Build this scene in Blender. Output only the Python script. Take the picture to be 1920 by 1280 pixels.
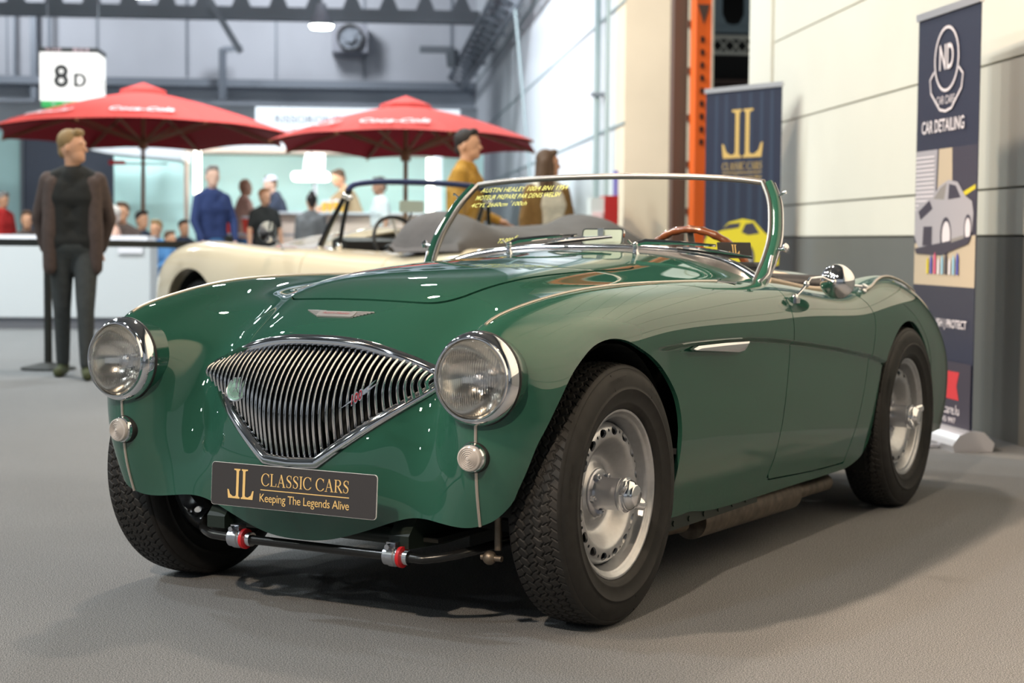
import bpy, math, random
import numpy as np
from mathutils import Vector, Matrix
random.seed(7); RNG = np.random.RandomState(5)
for _o in list(bpy.data.objects): bpy.data.objects.remove(_o)
SC = bpy.context.scene; COL = SC.collection
PI = math.pi

# ------------------------------------------------------------------ camera
CAM = np.array([2.5501, -3.7816, 0.9425]); YAW, PIT, ROL, FPX = 0.520773, 0.058356, 0.008425, 3238.05
def cam_axes():
    F = np.array([-math.sin(YAW)*math.cos(PIT), math.cos(YAW)*math.cos(PIT), -math.sin(PIT)])
    R = np.array([math.cos(YAW), math.sin(YAW), 0.0]); U = np.cross(R, F)
    return math.cos(ROL)*R+math.sin(ROL)*U, -math.sin(ROL)*R+math.cos(ROL)*U, F
CR, CU, CF = cam_axes()
cd = bpy.data.cameras.new('camera'); co = bpy.data.objects.new('camera', cd); COL.objects.link(co)
cd.sensor_width = 36; cd.lens = FPX/1920*36; cd.clip_end = 300; cd.clip_start = .05
co.matrix_world = Matrix(((CR[0],CU[0],-CF[0],CAM[0]),(CR[1],CU[1],-CF[1],CAM[1]),(CR[2],CU[2],-CF[2],CAM[2]),(0,0,0,1)))
cd.dof.use_dof = True; cd.dof.focus_distance = 4.25; cd.dof.aperture_fstop = 4.0
SC.camera = co
SC.view_settings.view_transform = 'Standard'; SC.view_settings.look = 'None'; SC.view_settings.gamma = 1
SC.view_settings.use_curve_mapping = False; SC.view_settings.exposure = 0.22

# building frame: a = depth along the hall's long wall, b = to the right of it (the hall is turned against the car)
TH = math.radians(34.8); DA = np.array([-math.sin(TH), math.cos(TH), 0.]); DB = np.array([math.cos(TH), math.sin(TH), 0.])
def H(a, b, z=0.): return np.array([CAM[0], CAM[1], 0.])+a*DA+b*DB+np.array([0, 0, z])

# ------------------------------------------------------------------ world + lamps
W = bpy.data.worlds.new('hall'); SC.world = W; W.use_nodes = True
W.node_tree.nodes['Background'].inputs[0].default_value = (.80, .86, .92, 1)
W.node_tree.nodes['Background'].inputs[1].default_value = .30
def area(name, loc, size, power, color, target=None, shape='DISK', sy=None):
    l = bpy.data.lights.new(name, 'AREA'); l.shape = shape; l.size = size; l.energy = power; l.color = color
    if sy: l.size_y = sy
    o = bpy.data.objects.new(name, l); COL.objects.link(o); o.location = Vector(loc)
    d = (Vector(target)-Vector(loc)) if target is not None else Vector((0, 0, -1))
    o.rotation_euler = d.to_track_quat('-Z', 'Y').to_euler(); return o
BAYS = []
for a in (-7, -1.5, 4, 9.5, 15, 21):
    for b in (-11, -5.6, .2):
        if b > .695*(a-5.3)+.4-1.2 and a < 9: continue      # no bays over the aisle between the car and the right wall
        BAYS.append((a, b, 7.0))
for i, (a, b, z) in enumerate(BAYS):
    warm = b > 0 and a < 12
    area('bay_light', H(a, b, z-.02), .40, 215 if a < 12 else 210, (1, .80, .62) if warm else (.93, 1, .93) if i % 2 else (.86, .95, 1))
# added fill lamps brightening the back and long walls, lamp strip of the food stand
area('wall_fill', H(35.6, -8, 6.9), 1.2, 190, (.90, .94, 1), H(40, -8, 5.0)); area('wall_fill', H(35.6, -1.5, 6.9), 1.2, 190, (.90, .94, 1), H(40, -1.5, 5.0)); area('wall_fill', H(22, -1.5, 5.5), 1.0, 260, (.88, .93, 1), H(25, 2.57, 2.6))
area('stand_strip', H(26.4, -.6, 2.25), 3.6, 46, (1, .96, .88), H(27.5, -.6, 1.2), 'RECTANGLE', .15); area('stand_strip', H(26.4, -3.1, 2.25), 1.6, 30, (.95, 1, 1), H(27.5, -3.1, 1.2), 'RECTANGLE', .15)
area('bay_light', H(14.5, -4.5, 6.5), .7, 260, (.95, 1, 1), H(18, -4, .5))
# added fill spots without known fixtures: they brighten the walls and the car's nose
def spot(loc, target, power, color, ang, blend=.5, size=.18):
    l = bpy.data.lights.new('fill_spot', 'SPOT'); l.energy = power; l.color = color; l.spot_size = math.radians(ang); l.spot_blend = blend; l.shadow_soft_size = size
    o = bpy.data.objects.new('fill_spot', l); COL.objects.link(o); o.location = Vector(loc); o.rotation_euler = (Vector(target)-Vector(loc)).to_track_quat('-Z', 'Y').to_euler()
spot(H(8.2, -4.6, 6.4), H(8.8, 3.1, 1.9), 680, (1, .92, .76), 75); spot(H(1.5, -5.2, 6.4), H(3.8, 3.1, 2.7), 4600, (1, .74, .52), 50); spot(H(11.5, -3.5, 6.4), H(12.4, 3.1, 2.2), 470, (.92, 1, .86), 70)
spot(H(23.0, -5.5, 6.3), H(25, 2.57, 2.6), 1250, (.86, .93, 1), 95)
spot(H(14.0, -1.0, 5.2), H(17.0, 2.8, 2.0), 800, (1, .84, .62), 40)
spot(H(-2.2, -2.6, 5.6), H(4.6, -.3, .3), 1700, (1, .80, .60), 34, .4, .12)

# ------------------------------------------------------------------ materials
MT = {}
def mat(name, col=(.8,.8,.8), rough=.5, metal=0., spec=.5, coat=0., emit=None, es=1., noise=None, bump=None, trans=0., ior=1.45, alpha=1., sheen=0.):
    if name in MT: return MT[name]
    m = bpy.data.materials.new(name); m.use_nodes = True; nt = m.node_tree; b = nt.nodes['Principled BSDF']
    b.inputs['Base Color'].default_value = (*col, 1); b.inputs['Roughness'].default_value = rough; b.inputs['Metallic'].default_value = metal
    b.inputs['Specular IOR Level'].default_value = spec; b.inputs['Coat Weight'].default_value = coat; b.inputs['Coat Roughness'].default_value = .02
    b.inputs['Transmission Weight'].default_value = trans; b.inputs['IOR'].default_value = ior; b.inputs['Alpha'].default_value = alpha
    b.inputs['Sheen Weight'].default_value = sheen
    if emit is not None: b.inputs['Emission Color'].default_value = (*emit, 1); b.inputs['Emission Strength'].default_value = es
    if noise or bump:
        tc = nt.nodes.new('ShaderNodeTexCoord')
    if noise:   # (scale, amount, detail)
        n = nt.nodes.new('ShaderNodeTexNoise'); n.inputs['Scale'].default_value = noise[0]; n.inputs['Detail'].default_value = noise[2] if len(noise) > 2 else 3
        nt.links.new(tc.outputs['Object'], n.inputs['Vector'])
        r = nt.nodes.new('ShaderNodeValToRGB'); r.color_ramp.elements[0].position = .3; r.color_ramp.elements[1].position = .7
        k = noise[1]; r.color_ramp.elements[0].color = (*[c*(1-k) for c in col], 1); r.color_ramp.elements[1].color = (*[min(1, c*(1+k)) for c in col], 1)
        nt.links.new(n.outputs['Fac'], r.inputs['Fac']); nt.links.new(r.outputs['Color'], b.inputs['Base Color'])
    if bump:    # (scale, strength, distance)
        n2 = nt.nodes.new('ShaderNodeTexNoise'); n2.inputs['Scale'].default_value = bump[0]; n2.inputs['Detail'].default_value = 4
        nt.links.new(tc.outputs['Object'], n2.inputs['Vector'])
        bp = nt.nodes.new('ShaderNodeBump'); bp.inputs['Strength'].default_value = bump[1]; bp.inputs['Distance'].default_value = bump[2]
        nt.links.new(n2.outputs['Fac'], bp.inputs['Height']); nt.links.new(bp.outputs['Normal'], b.inputs['Normal'])
    MT[name] = m; return m
mat('green_paint', (.0205, .084, .058), .3, 0, .0, 1.0); MT['green_paint'].node_tree.nodes['Principled BSDF'].inputs['Coat IOR'].default_value = 1.72; MT['green_paint'].node_tree.nodes['Principled BSDF'].inputs['Coat Roughness'].default_value = .004
mat('chrome', (.86, .87, .90), .06, 1)
mat('chrome_soft', (.78, .79, .82), .2, 1)
mat('wheel_silver', (.50, .51, .53), .30, .85, noise=(60, .06))
mat('hub_steel', (.55, .56, .60), .28, 1)
mat('rubber', (.014, .0135, .013), .60, 0, .45, noise=(40, .25))
mat('black_rubber', (.012, .012, .012), .5)
mat('bead_metal', (.62, .56, .50), .28, .8)
mat('dark_frame', (.010, .018, .014), .45)
mat('black_paint', (.008, .008, .008), .25, 0, .5, .3)
mat('steel_dirty', (.17, .14, .11), .45, .8, noise=(30, .3))
mat('red_poly', (.55, .015, .02), .4)
mat('plate_grey', (.042, .039, .041), .38); mat('badge_silver', (.42, .42, .43), .3, .5)
mat('gold', (.78, .52, .20), .4)
mat('white_edge', (.8, .8, .8), .4)
mat('lamp_glass', (1, 1, 1), .02, 0, .5, trans=1, ior=1.45)
mat('side_glass', (.46, .43, .41), .15, 0, .6, .6)
mat('wood', (.17, .05, .018), .22, 0, .5, .8, noise=(25, .35))
mat('black_trim', (.012, .011, .012), .55, bump=(300, .2, .002))
mat('beige_piping', (.62, .50, .38), .5)
mat('red_enamel', (.36, .02, .03), .3)
mat('badge_green', (.15, .26, .21), .35, .3)
mat('cream_paint', (.80, .68, .49), .18, 0, .5, 1.0)
mat('grey_hood', (.105, .098, .10), .85, noise=(6, .10), bump=(9, .35, .03))
mat('navy_trim', (.01, .025, .11), .4)
mat('yellow_ink', (.75, .78, .20), .5)
mat('mirror_pale', (.55, .62, .55), .12, .35)
mat('well_black', (.006, .007, .006), .8)
# ------------------------------------------------------------------ mesh helpers: a shape is (V, F)
def A(x): return np.asarray(x, float)
def join(*ss):
    V, F, n = [], [], 0
    for v, f in ss:
        v = A(v); V.append(v); F += [tuple(i+n for i in q) for q in f]; n += len(v)
    return np.concatenate(V), F
def box(c, s, R=None):
    v = A([(x, y, z) for x in (-.5, .5) for y in (-.5, .5) for z in (-.5, .5)])*A(s)
    if R is not None: v = v@A(R).T
    return v+A(c), [(0,1,3,2),(4,6,7,5),(0,4,5,1),(2,3,7,6),(0,2,6,4),(1,5,7,3)]
def frame_from(d, up=(0,0,1)):
    d = A(d)/np.linalg.norm(d); u = A(up)
    if abs(d@u) > .97: u = A((1,0,0))
    r = np.cross(d, u); r /= np.linalg.norm(r); u = np.cross(r, d); return r, u, d
def bar(p, q, w, h=None, up=(0,0,1)):
    p, q = A(p), A(q); h = h or w; r, u, d = frame_from(q-p, up)
    o = [r*w/2+u*h/2, -r*w/2+u*h/2, -r*w/2-u*h/2, r*w/2-u*h/2]
    return A([p+x for x in o]+[q+x for x in o]), [(0,1,2,3),(7,6,5,4),(0,4,5,1),(1,5,6,2),(2,6,7,3),(3,7,4,0)]
def tube(path, r, n=12, caps=True, closed=False, flat=None, up=None):
    P = A(path); m = len(P); r = np.broadcast_to(A(r), (m,))
    T = np.roll(P, -1, 0)-np.roll(P, 1, 0) if closed else np.gradient(P, axis=0)
    T /= np.linalg.norm(T, axis=1)[:, None]+1e-12
    ref = A(up) if up is not None else (A((0,0,1)) if abs(T[0][2]) < .9 else A((1,0,0)))
    V, F = [], []
    for i in range(m):
        s = np.cross(T[i], ref); s /= np.linalg.norm(s)+1e-12; u = np.cross(s, T[i]); 
        if up is None: ref = u
        for k in range(n):
            a = 2*PI*k/n; cu = math.sin(a)*(flat if flat else 1)
            V.append(P[i]+r[i]*(math.cos(a)*s+cu*u))
    for i in range(m if closed else m-1):
        j = (i+1) % m
        for k in range(n):
            k2 = (k+1) % n; F.append((i*n+k, i*n+k2, j*n+k2, j*n+k))
    if caps and not closed: F += [tuple(range(n))[::-1], tuple((m-1)*n+k for k in range(n))]
    return A(V), F
def lathe(prof, n=48, c=(0,0,0), axis=(0,0,1), close=False, up=(0,0,1)):
    """prof: (radius, height along axis)"""
    r_, u_, d = frame_from(axis, up); V, F = [], []; m = len(prof)
    for k in range(n):
        a = 2*PI*k/n
        for (r, h) in prof: V.append(A(c)+r*(math.cos(a)*r_+math.sin(a)*u_)+h*d)
    for k in range(n):
        k2 = (k+1) % n
        for i in range(m-1): F.append((k*m+i, k2*m+i, k2*m+i+1, k*m+i+1))
    if close:
        if prof[0][0] > 1e-6: F.append(tuple(k*m for k in range(n))[::-1])
        if prof[-1][0] > 1e-6: F.append(tuple(k*m+m-1 for k in range(n)))
    return A(V), F
def cyl(p, q, r, n=20, r2=None):
    p, q = A(p), A(q); L = np.linalg.norm(q-p)
    return lathe([(r, 0), (r if r2 is None else r2, L)], n, p, q-p, True)
def sphere(c, r, n=20, m=12):
    r = np.broadcast_to(A(r), (3,)); V, F = [], []
    for i in range(m+1):
        for k in range(n):
            t, a = PI*i/m, 2*PI*k/n; V.append(A(c)+r*A((math.sin(t)*math.cos(a), math.sin(t)*math.sin(a), math.cos(t))))
    for i in range(m):
        for k in range(n): F.append((i*n+k, (i+1)*n+k, (i+1)*n+(k+1)%n, i*n+(k+1)%n))
    return A(V), F
def prism(pts, d0, d1, o=(0,0,0), X=(1,0,0), Y=(0,1,0)):
    """closed 2-D outline extruded from d0 to d1 along X x Y"""
    X, Y = A(X), A(Y); Z = np.cross(X, Y); n = len(pts)
    V = [A(o)+x*X+y*Y+d0*Z for x, y in pts]+[A(o)+x*X+y*Y+d1*Z for x, y in pts]
    return A(V), [tuple(range(n))[::-1], tuple(range(n, 2*n))]+[(i, (i+1) % n, n+(i+1) % n, n+i) for i in range(n)]
def rrect(w, h, r, n=5, cx=0, cy=0):
    P = []
    for sx, sy, a0 in ((1,1,0),(-1,1,90),(-1,-1,180),(1,-1,270)):
        for k in range(n+1):
            a = math.radians(a0+90*k/n); P.append((cx+sx*(w/2-r)+r*math.cos(a), cy+sy*(h/2-r)+r*math.sin(a)))
    return P
def xf(s, R=None, t=(0,0,0)):
    v = A(s[0]); v = v@A(R).T if R is not None else v
    return v+A(t), s[1]
def mirx(s): v = A(s[0]).copy(); v[:, 0] *= -1; return v, [tuple(q[::-1]) for q in s[1]]
def rotz(a): c, s = math.cos(a), math.sin(a); return A([[c,-s,0],[s,c,0],[0,0,1]])
def smooth_curve(pts, n=8, closed=False):
    P = A(pts); m = len(P); out = []
    for i in range(m if closed else m-1):
        p0, p1, p2, p3 = (P[(i-1) % m], P[i], P[(i+1) % m], P[(i+2) % m]) if closed else (P[max(i-1,0)], P[i], P[i+1], P[min(i+2,m-1)])
        for k in range(n):
            t = k/n; out.append(.5*(2*p1+(p2-p0)*t+(2*p0-5*p1+4*p2-p3)*t*t+(3*p1-p0-3*p2+p3)*t**3))
    if not closed: out.append(P[-1])
    return A(out)
# ------------------------------------------------------------------ objects
def obj(name, s, m, parent=None, smooth=40, normals=None, kind=None, label=None, mods=None):
    me = bpy.data.meshes.new(name); me.from_pydata([tuple(map(float, v)) for v in s[0]], [], [tuple(int(i) for i in f) for f in s[1]])
    if isinstance(m, str): m = MT[m]
    me.materials.append(m)
    if smooth is not None:
        me.polygons.foreach_set('use_smooth', [True]*len(me.polygons))
        if normals is None and smooth < 180: me.set_sharp_from_angle(angle=math.radians(smooth))
    me.update()
    if normals is not None: me.normals_split_custom_set_from_vertices([tuple(map(float, n)) for n in normals])
    o = bpy.data.objects.new(name, me); COL.objects.link(o)
    if parent is not None: o.parent = parent
    if kind: o['kind'] = kind
    if label: o['label'] = label
    return o
def tag(o, label, cat, group=None, kind=None):
    o['label'] = label; o['category'] = cat
    if group: o['group'] = group
    if kind: o['kind'] = kind
    return o
def thing(name, label, cat, loc=(0,0,0), rz=0., group=None):
    o = bpy.data.objects.new(name, None); COL.objects.link(o); o.location = Vector(loc); o.rotation_euler = (0, 0, rz)
    o.empty_display_size = .1
    return tag(o, label, cat, group)
def struct(name, s, m, parent=None, smooth=None): return obj(name, s, m, parent, smooth, kind='structure')
def copy_tree(o, parent=None):
    c = o.copy(); COL.objects.link(c); c.parent = parent
    for ch in list(o.children): copy_tree(ch, c)
    return c
def text_shape(s, w=None, h=None, shear=0., bold=0., depth=.0006, space=1.):
    """text centred on the origin in the XY plane, scaled to width w (and height h)"""
    cu = bpy.data.curves.new('t', 'FONT'); cu.body = s; cu.align_x = 'CENTER'; cu.align_y = 'CENTER'; cu.shear = shear; cu.offset = bold
    cu.resolution_u = 3; cu.space_character = space
    o = bpy.data.objects.new('t', cu); COL.objects.link(o); dg = bpy.context.evaluated_depsgraph_get(); me = o.evaluated_get(dg).to_mesh()
    V = A([v.co[:] for v in me.vertices]); F = [tuple(p.vertices) for p in me.polygons]
    o.evaluated_get(dg).to_mesh_clear(); bpy.data.objects.remove(o); bpy.data.curves.remove(cu)
    mn, mx = V.min(0), V.max(0); V[:, :2] -= ((mn+mx)/2)[:2]; sx = w/(mx[0]-mn[0]) if w else None; sy = h/(mx[1]-mn[1]) if h else None
    sx = sx or sy; sy = sy or sx; V[:, 0] *= sx; V[:, 1] *= sy; V[:, 2] = depth
    return V, F
def place(s, o, X, Y):
    X, Y = A(X)/np.linalg.norm(X), A(Y)/np.linalg.norm(Y); Z = np.cross(X, Y); v = s[0]
    return A(o)+v[:, :1]*X+v[:, 1:2]*Y+v[:, 2:3]*Z, s[1]
# serif capitals drawn with strokes
def stroke(P, w):
    P = A(P); w = np.broadcast_to(A(w), (len(P),)); T = np.gradient(P, axis=0); T /= np.linalg.norm(T, axis=1)[:, None]
    N = np.stack([-T[:, 1], T[:, 0]], 1); L, R = P+N*w[:, None]/2, P-N*w[:, None]/2; n = len(P)
    V = np.concatenate([L, R]); V = np.concatenate([V, np.zeros((2*n, 1))], 1)
    return V, [(n+i, n+i+1, i+1, i) for i in range(n-1)]
def arc(cx, cy, rx, ry, a0, a1, w0, w1, n=18):
    t = np.radians(np.linspace(a0, a1, n)); P = np.stack([cx+rx*np.cos(t), cy+ry*np.sin(t)], 1)
    w = w0+(w1-w0)*np.abs(np.cos(t))**1.5
    return stroke(P, w)
TK, TN = .13, .045
def serif(ch):
    if ch == 'I': return join(stroke([(.17,0),(.17,1)], TK), stroke([(.02,.02),(.32,.02)], TN), stroke([(.02,.98),(.32,.98)], TN)), .34
    if ch == 'L': return join(stroke([(.17,0),(.17,1)], TK), stroke([(.02,.98),(.32,.98)], TN), stroke([(.02,.025),(.62,.025)], TN), stroke([(.60,0),(.65,.26)], .05)), .66
    if ch == 'C': return join(arc(.44,.5,.40,.49,40,320,TN,TK), stroke([(.76,.68),(.76,.98)], .04), stroke([(.74,.12),(.80,.24)], .05)), .82
    if ch == 'A': return join(stroke([(.12,.02),(.42,1)], .05), stroke([(.40,1),(.72,.02)], TK), stroke([(.20,.35),(.62,.35)], .045), stroke([(0,.02),(.25,.02)], TN), stroke([(.56,.02),(.86,.02)], TN)), .84
    if ch == 'S':
        P = smooth_curve([(.52,.84),(.40,.965),(.24,.955),(.115,.83),(.13,.67),(.30,.53),(.47,.40),(.50,.22),(.40,.06),(.24,.025),(.09,.14)], 4)
        w = np.interp(np.linspace(0,1,len(P)), [0,.15,.3,.5,.7,.85,1], [.045,.045,.09,.15,.09,.045,.045])
        return join(stroke(P, w), stroke([(.525,.70),(.525,.97)], .04), stroke([(.08,.02),(.08,.30)], .04)), .60
    if ch == 'R':
        return join(stroke([(.17,0),(.17,1)], TK), stroke([(.02,.02),(.34,.02)], TN), stroke([(.02,.975),(.40,.975)], TN), arc(.38,.745,.24,.235,90,-90,TN,TK), stroke([(.17,.51),(.38,.51)], TN), stroke([(.38,.50),(.74,.01)], .12), stroke([(.62,.02),(.84,.02)], TN)), .80
    return None, .38
def serif_text(s, w, h):
    x, out = 0, []
    for ch in s:
        g, adv = serif(ch)
        if g: v = g[0].copy(); v[:, 0] += x; out.append((v, g[1]))
        x += adv+(.07 if g else 0)
    V, F = join(*out); V[:, 0] = (V[:, 0]-V[:, 0].min())/np.ptp(V[:, 0])*w-w/2; V[:, 1] = (V[:, 1]-.5)*h; V[:, 2] = .0007
    return V, F
def jl_logo(h):
    """mirrored J/L emblem: two slab stems with outward curling feet"""
    half = [(.03,0),(.03,1)]
    L = [(.025,0),(.52,0),(.56,.30),(.50,.29),(.44,.14),(.32,.065),(.22,.075),(.19,.12),(.19,.90),(.21,.945),(.29,.955),(.29,1),(-.0+.03,1),(.03,.955),(.07,.945),(.085,.90),(.085,.10),(.07,.06),(.025,.045)]
    V = A([(x, y-.5, 0) for x, y in L])*h
    f = [tuple(range(len(L)))]
    a = (V, f); b = (V*A([-1, 1, 1]), [tuple(f[0][::-1])]); v, F = join(a, b); v[:, 2] = .0007
    return v, F
# ================================================================== the hall
def carpet():
    m = bpy.data.materials.new('carpet'); m.use_nodes = True; nt = m.node_tree; b = nt.nodes['Principled BSDF']; b.inputs['Roughness'].default_value = .95; b.inputs['Specular IOR Level'].default_value = .15
    tc = nt.nodes.new('ShaderNodeTexCoord'); n = nt.nodes.new('ShaderNodeTexNoise'); n.inputs['Scale'].default_value = 330; n.inputs['Detail'].default_value = 3; n2 = nt.nodes.new('ShaderNodeTexNoise'); n2.inputs['Scale'].default_value = 1.1
    nt.links.new(tc.outputs['Object'], n.inputs['Vector']); nt.links.new(tc.outputs['Object'], n2.inputs['Vector'])
    r = nt.nodes.new('ShaderNodeValToRGB'); r.color_ramp.elements[0].position = .40; r.color_ramp.elements[1].position = .63
    r.color_ramp.elements[0].color = (.085,.088,.092,1); r.color_ramp.elements[1].color = (.37,.375,.382,1)
    nt.links.new(n.outputs['Fac'], r.inputs['Fac']); mx = nt.nodes.new('ShaderNodeMix'); mx.data_type = 'RGBA'; mx.blend_type = 'MULTIPLY'; mx.inputs[0].default_value = .22
    nt.links.new(r.outputs['Color'], mx.inputs[6]); nt.links.new(n2.outputs['Fac'], mx.inputs[7]); nt.links.new(mx.outputs[2], b.inputs['Base Color'])
    bp = nt.nodes.new('ShaderNodeBump'); bp.inputs['Strength'].default_value = .5; bp.inputs['Distance'].default_value = .003; nt.links.new(n.outputs['Fac'], bp.inputs['Height']); nt.links.new(bp.outputs['Normal'], b.inputs['Normal'])
    MT['carpet'] = m
carpet()
mat('hall_white', (.66,.70,.74), .55, noise=(.6,.04)); mat('panel_cream', (.74,.72,.64), .5, noise=(.8,.04)); mat('panel_dark', (.135,.14,.135), .5, noise=(.8,.06))
mat('panel_joint', (.30,.30,.26), .7); mat('back_white', (.42,.46,.52), .6, noise=(.5,.05)); mat('back_grey', (.46,.48,.52), .6, noise=(.5,.06)); mat('steel_grey', (.19,.215,.25), .5, .2)
mat('ceiling_dark', (.16,.17,.18), .8); mat('beige_wall', (.78,.68,.54), .5, noise=(1.5,.05)); mat('brown_steel', (.11,.065,.05), .5, .3); mat('orange_steel', (.80,.13,.015), .4); mat('pale_steel', (.62,.60,.50), .4, .3)
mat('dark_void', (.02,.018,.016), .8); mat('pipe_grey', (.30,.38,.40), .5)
RH = A([DB, DA, (0,0,1)]).T                     # local (b, a, z) -> world
def hb_(b0, b1, a0, a1, z0, z1): return box(H((a0+a1)/2, (b0+b1)/2, (z0+z1)/2), (b1-b0, a1-a0, z1-z0), RH)
struct('floor', hb_(-26, 8, -22, 44, -.1, 0), 'carpet')
# right wall: cream sandwich panels above a dark dado, built in courses with real joints
B0 = 3.11
zs = [0, .985, 1.215, 1.83, 2.445, 3.06, 3.675, 4.29, 4.905, 5.52, 6.3]
pan = []
struct('wall_right', hb_(B0, B0+.3, -12, 13.64, 0, 7.5), 'panel_joint')
for i, (z0, z1) in enumerate(zip(zs[:-1], zs[1:])):
    if i == 0: segs = [(-12, 3.2), (3.2, 7.15), (7.15, 12.9)]
    else: segs = [(-12, -5), (-5, 1.5), (1.5, 7.6), (7.6, 12.9)]
    for a0, a1 in segs:
        s = hb_(B0-.03, B0+.01, a0+.006, a1-.006, z0+(.006 if i else 0), z1-.006); struct('wall_right_panel' if False else 'trim_%d' % (len(pan)+1), s, 'panel_dark' if i == 0 else 'panel_cream'); pan.append(1)
struct('wall_right_end', hb_(B0-.05, B0+.32, 12.9, 13.64, 0, 7.5), 'panel_cream')
# pier behind the gate, long pale wall beyond it, back wall, ceiling
struct('wall_pier', hb_(2.573, 3.03, 17.0, 17.6, 0, 7.5), 'beige_wall')
struct('wall_long', hb_(2.573, 2.9, 17.6, 40.2, 0, 7.5), 'hall_white')
for i, z in enumerate((.9, 2.1, 3.3, 4.5)): struct('trim_%d' % (60+i), hb_(2.560, 2.58, 17.0, 40, z, z+.03), 'steel_grey' if False else 'pipe_grey')
struct('wall_back', hb_(-26, 3, 40, 40.3, 0, 4.5), 'back_white'); struct('wall_back_upper', hb_(-26, 3, 40, 40.3, 4.5, 7.5), 'back_grey')
for k in range(14): struct('trim_%d' % (70+k), hb_(-24+k*2, -23.96+k*2, 39.96, 40, 4.6, 7.4), 'steel_grey')
struct('ceiling', hb_(-26, 8, -22, 44, 7.5, 7.7), 'ceiling_dark')
# dark annex seen through the gate
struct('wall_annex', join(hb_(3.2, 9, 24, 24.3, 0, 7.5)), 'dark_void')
# gate: brown track, pale lattice, orange column
def gb(name, px0, px1, a, z0, z1, m, d=.12):
    f = lambda px: a*math.tan(math.atan((px-960)/FPX)+math.atan(280/FPX))   # lateral offset in the hall for a column seen at that bearing
    return struct(name, hb_(f(px0), f(px1), a, a+d, z0, z1), m)
gb('door_1_frame', 1258, 1285, 15.6, 0, 7.5, 'brown_steel', .2); gb('door_1_track', 1286, 1293, 15.5, 0, 7.5, 'pale_steel', .06)
for k in range(16): gb('door_1_rung', 1284, 1296, 15.46, .35+k*.42, .41+k*.42, 'brown_steel', .05)
# ================================================================== the green roadster (its frame is the world frame: nose towards -Y)
car = thing('sports_car', 'dark green open classic sports car with chrome grille and wire-free silver wheels, in the foreground', 'car', (0, 0, 0))
car['label'] = 'dark green open classic two-seater with fan-shaped chrome grille, parked in the foreground'
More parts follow.
